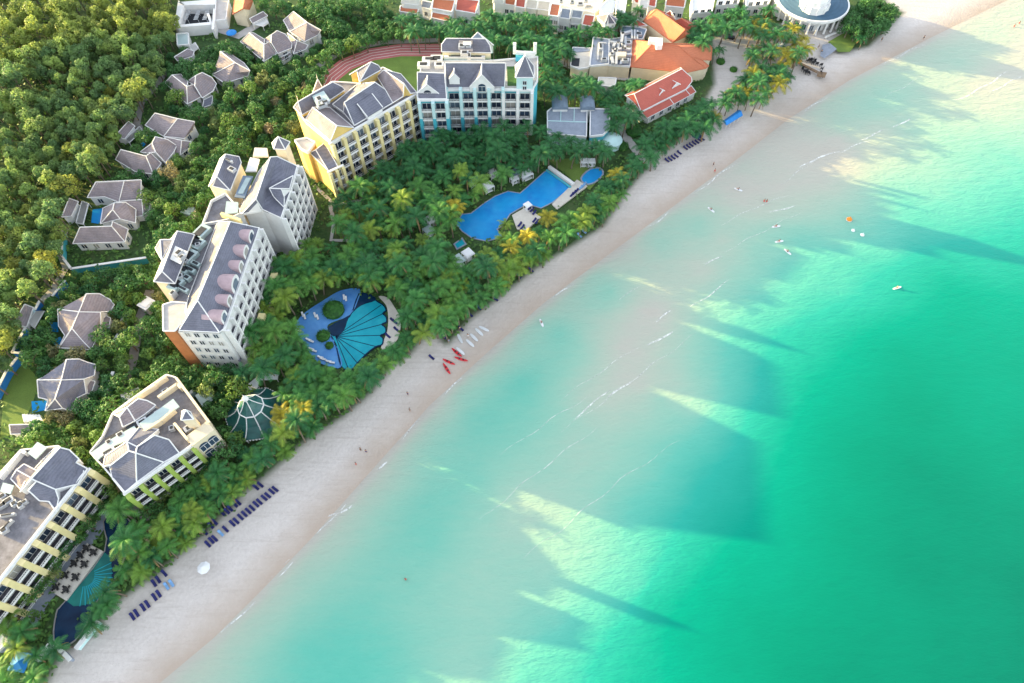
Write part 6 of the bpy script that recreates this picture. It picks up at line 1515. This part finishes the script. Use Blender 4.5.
def on_foot(x, y, m): return any(x0 - m < x < x1 + m and y0 - m < y < y1 + m and near(x, y, e, m) for x0, x1, y0, y1, e in FB)
PLACED = {}
SPEC = []
def free(x, y, sp):
    cx, cy = int(x // 6), int(y // 6)
    for i in (-1, 0, 1):
        for j in (-1, 0, 1):
            for a, b_, s in PLACED.get((cx + i, cy + j), ()):
                if math.hypot(a - x, b_ - y) < max(sp, s) * 0.94: return False
    return True
BB = [(min(p[0] for p in e), max(p[0] for p in e), min(p[1] for p in e), max(p[1] for p in e), e) for e in EXCL]
def blocked(px, py, m):
    for x0, x1, y0, y1, e in BB:
        if x0 - m < px < x1 + m and y0 - m < py < y1 + m and near(px, py, e, m): return True
    return False
def plant(name, meshes, px, py, label, cat, group, s=1.0, sp=0, sandok=False):
    tk_, cr_ = meshes
    hcr = max(v.co.z for v in tk_.vertices[:]) if 'palm' in name else max(v.co.z for v in cr_.vertices[:]) * .75
    v = P(px, py, LAND + hcr * s); z = hz(v.x, v.y)
    v = P(px, py, z + hcr * s)
    if sp and not free(v.x, v.y, sp): return None
    if on_foot(v.x, v.y, .8): return None
    if sp and name == 'coconut_palm' and not sandok and on_sand(v): return None
    PLACED.setdefault((int(v.x // 6), int(v.y // 6)), []).append((v.x, v.y, sp))
    SPEC.append((name, tk_, cr_, (v.x, v.y, z - .05), rnd.uniform(0, 6.28), s, s * rnd.uniform(.94, 1.06), label, cat, group, (v - Vector((0, 0, H))).length))
    return True
def fill(poly, kind, sp, label, group, m=3.0, tries=2500, cap=999, srange=(.75, 1.2), seed=0):
    global rnd
    rnd = random.Random(100 + seed)
    xs = [p[0] for p in poly]; ys = [p[1] for p in poly]; n = 0; miss = 0
    lib, name, cat = {'mixed': (LOWPALMS + LOWSUN + PALMS[:3] + LOWSUN[:2], 'coconut_palm', 'palm tree'), 'low': (LOWPALMS, 'coconut_palm', 'palm tree'), 'palm': (PALMS, 'coconut_palm', 'palm tree'), 'yellow': (PALMSUN, 'coconut_palm', 'palm tree'), 'forest': (FOREST, 'woodland_tree', 'tree'), 'garden': (GARDEN, 'garden_tree', 'tree')}[kind]  # mixed adds palms whose sunlit look is painted yellow
    for _ in range(tries):
        x, y = rnd.uniform(min(xs), max(xs)), rnd.uniform(min(ys), max(ys))
        if not inpoly(x, y, poly) or blocked(x, y, m): continue
        o = plant(name, rnd.choice(lib), x, y, label, cat, group, rnd.uniform(*srange), sp, kind in ('low', 'mixed') or 'plaza' in label or 'yellow' in label or 'red dormer' in label or 'beach awning' in label)
        if o is None:
            miss += 1
            if miss > 900: break
            continue
        n += 1
        if n >= cap: break
    return n
# single palms whose crowns stand out
for px, py, lab in ((350, 412, 'yellow crowned palm, upper of the two beside the teal ribbed tent'), (357, 424, 'second yellow crowned palm just below the first beside the teal ribbed tent')):
    pass
for px, py, s_ in ((540, 186, .7), (530, 192, .75), (541, 201, .7), (535, 207, .85), (552, 195, .6), (503, 214, .7), (505, 226, .7), (497, 231, .6)):
    plant('coconut_palm', LOWPALMS[int(px) % 3], px, py, 'small green palm standing in a planter at the water of the main pool', 'palm tree', 'palms planted in the main pool', s_, 0)
CNT = {}
def Z(key, *a, **k): CNT[key] = fill(*a, **k)
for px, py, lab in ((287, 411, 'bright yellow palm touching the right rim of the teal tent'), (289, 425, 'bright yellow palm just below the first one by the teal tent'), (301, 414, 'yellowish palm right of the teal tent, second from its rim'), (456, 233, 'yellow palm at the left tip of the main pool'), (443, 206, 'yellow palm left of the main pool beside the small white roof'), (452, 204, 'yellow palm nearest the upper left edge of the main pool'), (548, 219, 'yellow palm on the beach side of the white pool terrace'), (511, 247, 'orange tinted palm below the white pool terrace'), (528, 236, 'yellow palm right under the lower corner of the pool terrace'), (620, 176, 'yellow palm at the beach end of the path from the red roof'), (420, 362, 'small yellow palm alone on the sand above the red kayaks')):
    plant('coconut_palm', PALMSUN[int(px) % 3], px, py, lab, 'palm tree', 'yellow crowned coconut palms', .95, 2.0)
Z('b1', [(88, 620), (108, 585), (145, 548), (180, 505), (215, 468), (240, 462), (252, 478), (215, 522), (170, 562), (120, 597), (98, 622)], 'palm', 2.6, 'green coconut palm in the belt between the sand and the green balconied hotel', 'palms between the green balconied hotel and the sand', seed=1, srange=(.75, 1.0))
Z('b2', [(240, 470), (262, 440), (285, 395), (330, 372), (352, 366), (392, 362), (388, 382), (340, 428), (300, 448), (268, 478)], 'palm', 2.9, 'green coconut palm in the belt between the teal ribbed tent and the sand', 'palms between the teal tent and the sand', seed=2)
Z('b3', [(395, 362), (385, 345), (400, 300), (440, 285), (472, 300), (440, 335), (428, 345), (412, 362)], 'palm', 2.9, 'green coconut palm in the clump right of the shell shaped pool', 'palms right of the shell pool', seed=3)
Z('b4', [(440, 290), (470, 268), (500, 240), (540, 232), (572, 214), (600, 190), (612, 178), (636, 150), (650, 158), (640, 180), (604, 214), (570, 236), (532, 262), (490, 290), (462, 318)], 'palm', 2.9, 'green coconut palm in the belt between the main pool and the sand', 'palms between the main pool and the sand', seed=4)
Z('g1', [(262, 290), (280, 262), (300, 245), (330, 240), (400, 242), (440, 250), (470, 262), (440, 292), (400, 300), (382, 292), (345, 288), (310, 296), (290, 318), (262, 345), (250, 350)], 'palm', 3.0, 'dark green coconut palm in the grove above the shell shaped pool', 'palms above the shell pool', seed=5)
Z('g2', [(285, 320), (262, 345), (235, 372), (285, 372), (300, 395), (330, 378), (345, 372), (310, 350), (295, 335)], 'palm', 3.0, 'dark green coconut palm between the long white hotel and the shell pool', 'palms left of the shell pool', seed=6)
Z('g3', [(325, 200), (345, 188), (420, 140), (470, 128), (540, 130), (615, 148), (590, 162), (548, 162), (500, 186), (458, 208), (440, 250), (400, 244), (330, 240)], 'palm', 3.15, 'green coconut palm in the garden below the yellow and the pale blue hotels', 'palms in the garden below the yellow and pale blue hotels', seed=7)
Z('r1', [(628, 128), (650, 135), (700, 104), (716, 100), (712, 120), (690, 140), (664, 158), (650, 160)], 'low', 2.8, 'green coconut palm between the red dormer roof and the sand', 'palms below the red dormer roof', seed=8)
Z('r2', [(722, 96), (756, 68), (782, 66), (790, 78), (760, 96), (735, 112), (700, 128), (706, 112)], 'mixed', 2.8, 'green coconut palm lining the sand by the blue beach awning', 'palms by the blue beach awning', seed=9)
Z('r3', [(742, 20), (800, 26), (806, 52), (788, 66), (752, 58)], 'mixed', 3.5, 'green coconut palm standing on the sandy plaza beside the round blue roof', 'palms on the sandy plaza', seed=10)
Z('r4', [(852, 8), (870, -4), (895, 8), (888, 24), (862, 32), (848, 26)], 'garden', 3.0, 'dark leafy tree right of the round blue roof', 'trees right of the round blue roof', seed=11)
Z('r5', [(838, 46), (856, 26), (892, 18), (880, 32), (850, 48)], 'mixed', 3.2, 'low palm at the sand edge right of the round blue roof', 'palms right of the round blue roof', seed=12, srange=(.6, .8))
Z('r6', [(690, 26), (720, 12), (775, 8), (790, 20), (740, 28), (712, 60), (698, 56)], 'palm', 3.8, 'palm between the orange roofs and the sandy plaza', 'palms behind the sandy plaza', seed=13)
Z('r7', [(598, 100), (612, 88), (640, 96), (640, 128), (622, 138), (610, 130)], 'palm', 3.6, 'palm between the grey flat pavilion and the red dormer roof', 'palms left of the red dormer roof', seed=14)
Z('t1', [(330, 18), (392, 20), (400, 34), (340, 48), (318, 62)], 'garden', 3.6, 'leafy tree behind the bend of the red running track', 'trees behind the running track', seed=15)
Z('t2', [(398, 16), (480, 19), (495, 13), (548, 18), (560, 34), (640, 10), (640, 28), (560, 60), (520, 48), (445, 34), (400, 31)], 'palm', 3.2, 'palm in the belt between the townhouses and the pale blue hotel', 'palms below the townhouses', m=.5, seed=16)
Z('t3', [(535, 42), (572, 30), (572, 60), (562, 78), (600, 82), (598, 96), (545, 92), (538, 70)], 'palm', 3.6, 'palm between the pale blue hotel and the flat service roofs', 'palms right of the pale blue hotel', seed=17)
Z('t4', [(610, 82), (640, 78), (652, 88), (630, 92), (620, 100)], 'palm', 3.3, 'palm between the orange hall roof and the red dormer roof', 'palms below the orange hall roof', seed=18)
Z('t5', [(255, 0), (380, 0), (392, 14), (330, 22), (312, 14), (270, 10)], 'garden', 3.6, 'leafy tree along the top behind the villas', 'trees behind the topmost villa', seed=19)
Z('w1', [(165, 48), (330, 40), (330, 60), (318, 85), (300, 110), (300, 140), (240, 150), (215, 170), (196, 160), (205, 120), (165, 108)], 'garden', 3.3, 'garden tree between the upper villas and the yellow hotel', 'garden trees between the upper villas and the yellow hotel', m=2, seed=20)
Z('w2', [(140, 130), (205, 120), (215, 172), (195, 220), (160, 255), (150, 300), (60, 300), (72, 270), (150, 262), (150, 200), (110, 180)], 'garden', 3.3, 'garden tree between the walled villas and the long white hotel', 'garden trees beside the walled villas', m=2, seed=21)
Z('w3', [(48, 300), (160, 290), (165, 345), (190, 375), (150, 390), (95, 420), (60, 440), (20, 440), (30, 410), (20, 345)], 'garden', 3.2, 'garden tree round the lower villas', 'garden trees round the lower villas', m=2, seed=22)
Z('w4', [(30, 400), (95, 405), (100, 440), (150, 520), (110, 500), (92, 470), (60, 445), (20, 440)], 'garden', 3.2, 'garden tree between the two lower hotels', 'garden trees between the two lower hotels', m=2, seed=23)
Z('w5', [(165, 360), (200, 370), (240, 372), (232, 400), (222, 420), (240, 445), (215, 468), (222, 440), (205, 400)], 'garden', 3.2, 'dark garden tree between the long white hotel and the teal tent', 'garden trees left of the teal tent', m=2, seed=24)
EDGE = [(62, 650), (96, 626), (119, 597), (166, 562), (208, 526), (245, 486), (275, 462), (304, 436), (343, 410), (371, 387), (393, 360), (412, 347), (431, 330), (448, 338), (470, 312), (500, 290), (534, 262), (574, 238), (604, 219), (626, 186), (648, 162), (664, 156), (690, 132), (706, 122), (735, 110), (760, 94), (788, 78)]
Z('low', [(x + 1, y + 1) for x, y in EDGE] + [(x - 12, y - 9) for x, y in EDGE[::-1]], 'low', 2.4, 'low coconut palm leaning over the edge of the sand', 'low palms along the sand edge', m=1.5, seed=40, srange=(.8, 1.05))
Z('w6', [(0, 612), (40, 612), (60, 640), (40, 683), (0, 683)], 'palm', 3.6, 'palm in the lower left corner by the blue parasol', 'palms in the lower left corner', seed=25)
Z('w9', [(52, 640), (60, 612), (84, 596), (96, 604), (80, 630), (58, 655)], 'palm', 2.8, 'palm half covering the dark lower left pool', 'palms round the dark pool', m=-9, seed=41, cap=7)
Z('w10', [(98, 512), (118, 500), (140, 520), (128, 548), (112, 556), (104, 530)], 'palm', 2.8, 'palm over the upper end of the dark lower left pool', 'palms over the upper end of the dark pool', m=-9, seed=42, cap=7)
Z('w7', [(94, 498), (110, 506), (66, 566), (22, 628), (4, 618), (50, 556)], 'garden', 1.9, 'small tree in front of the yellow piered hotel', 'trees in front of the yellow piered hotel', m=-9, seed=26, srange=(.6, .85))
Z('w8', [(138, 515), (165, 493), (212, 450), (232, 448), (226, 466), (196, 494), (148, 534)], 'garden', 1.9, 'dark shrub like tree at the foot of the green balconied hotel', 'trees below the green balconied hotel', m=-9, seed=27, srange=(.75, 1.0))
Z('f1', [(-20, -20), (175, -20), (176, 40), (158, 72), (134, 108), (112, 150), (62, 190), (58, 250), (30, 300), (14, 340), (0, 372), (-20, 400)], 'forest', 2.7, 'tree of the dense light green woodland that fills the upper left', 'woodland trees of the upper left', m=2, tries=26000, cap=800, srange=(.7, 1.3), seed=28)
print('TREES', CNT, sum(CNT.values()))
def mass(name, specs, label):
    vs_, fs_, mi, mats, n = [], [], [], [], 0
    for sp in specs:
        c, s_ = math.cos(sp[4]), math.sin(sp[4])
        for me in (sp[1], sp[2]):
            k = len(me.vertices); co = np.empty(k * 3); me.vertices.foreach_get('co', co); co = co.reshape(-1, 3) * np.array([sp[5], sp[5], sp[6]])
            co = np.column_stack([co[:, 0] * c - co[:, 1] * s_, co[:, 0] * s_ + co[:, 1] * c, co[:, 2]]) + np.array(sp[3])
            vs_.append(co); fs_ += [[q + n for q in p.vertices] for p in me.polygons]
            for m_ in me.materials:
                if m_ not in mats: mats.append(m_)
            loc_ = [mats.index(m_) for m_ in me.materials]
            mi += [loc_[p.material_index] for p in me.polygons]; n += k
    me = bpy.data.meshes.new(name); me.from_pydata(np.vstack(vs_).tolist(), [], fs_)
    for m_ in mats: me.materials.append(m_)
    me.polygons.foreach_set('material_index', mi)
    o = bpy.data.objects.new(name, me); COL.objects.link(o); tag(o, label, kind='stuff')
for kind_, stuff_, lab_ in (('coconut_palm', 'palm_belt', 'farther green coconut palms filling the belts'), ('garden_tree', 'tree_belt', 'farther leafy garden trees'), ('woodland_tree', 'woodland', 'farther woodland trees')):
    sp_l = sorted([q for q in SPEC if q[0] == kind_], key=lambda q: ('yellow crowned' not in (q[9] or ''), q[10]))
    for q in sp_l[:298]:
        o = empty(q[0], q[3], q[7], q[8], q[9], q[4]); o.scale = (q[5], q[5], q[6]); put('trunk', q[1], o); c_ = put('crown', q[2], o)
        if kind_ == 'coconut_palm': o.rotation_euler = (rnd.uniform(-.1, .1), rnd.uniform(-.1, .1), q[4])
    if sp_l[298:]: mass(stuff_, sp_l[298:], lab_)
    print(kind_, len(sp_l))
# low growth under the trees
ug = MB(); r_ = random.Random(5)
for _ in range(15000):
    x, y = r_.uniform(-30, 700), r_.uniform(-20, 690)
    if blocked(x, y, 1.0): continue
    v = P(x, y, LAND)
    if inpoly(x, y, SANDPOLY_PX) or near_sand(x, y): continue
    if on_foot(v.x, v.y, .5): continue
    z = hz(v.x, v.y)
    for _k in range(4):
        p = Vector((v.x + r_.gauss(0, .8), v.y + r_.gauss(0, .8), z + r_.uniform(.15, 1.0)))
        nrm = Vector((r_.gauss(0, .5), r_.gauss(0, .5), 1)).normalized()
        ta = nrm.cross(Vector((r_.gauss(0, 1), r_.gauss(0, 1), .1))).normalized(); tb = nrm.cross(ta); s = r_.uniform(.35, .8)
        ug.face([p - ta * s, p - tb * s * .6, p + ta * s, p + tb * s * .6])
o = ug.build('undergrowth', M['garden']); tag(o, 'low green undergrowth below the trees', kind='stuff')
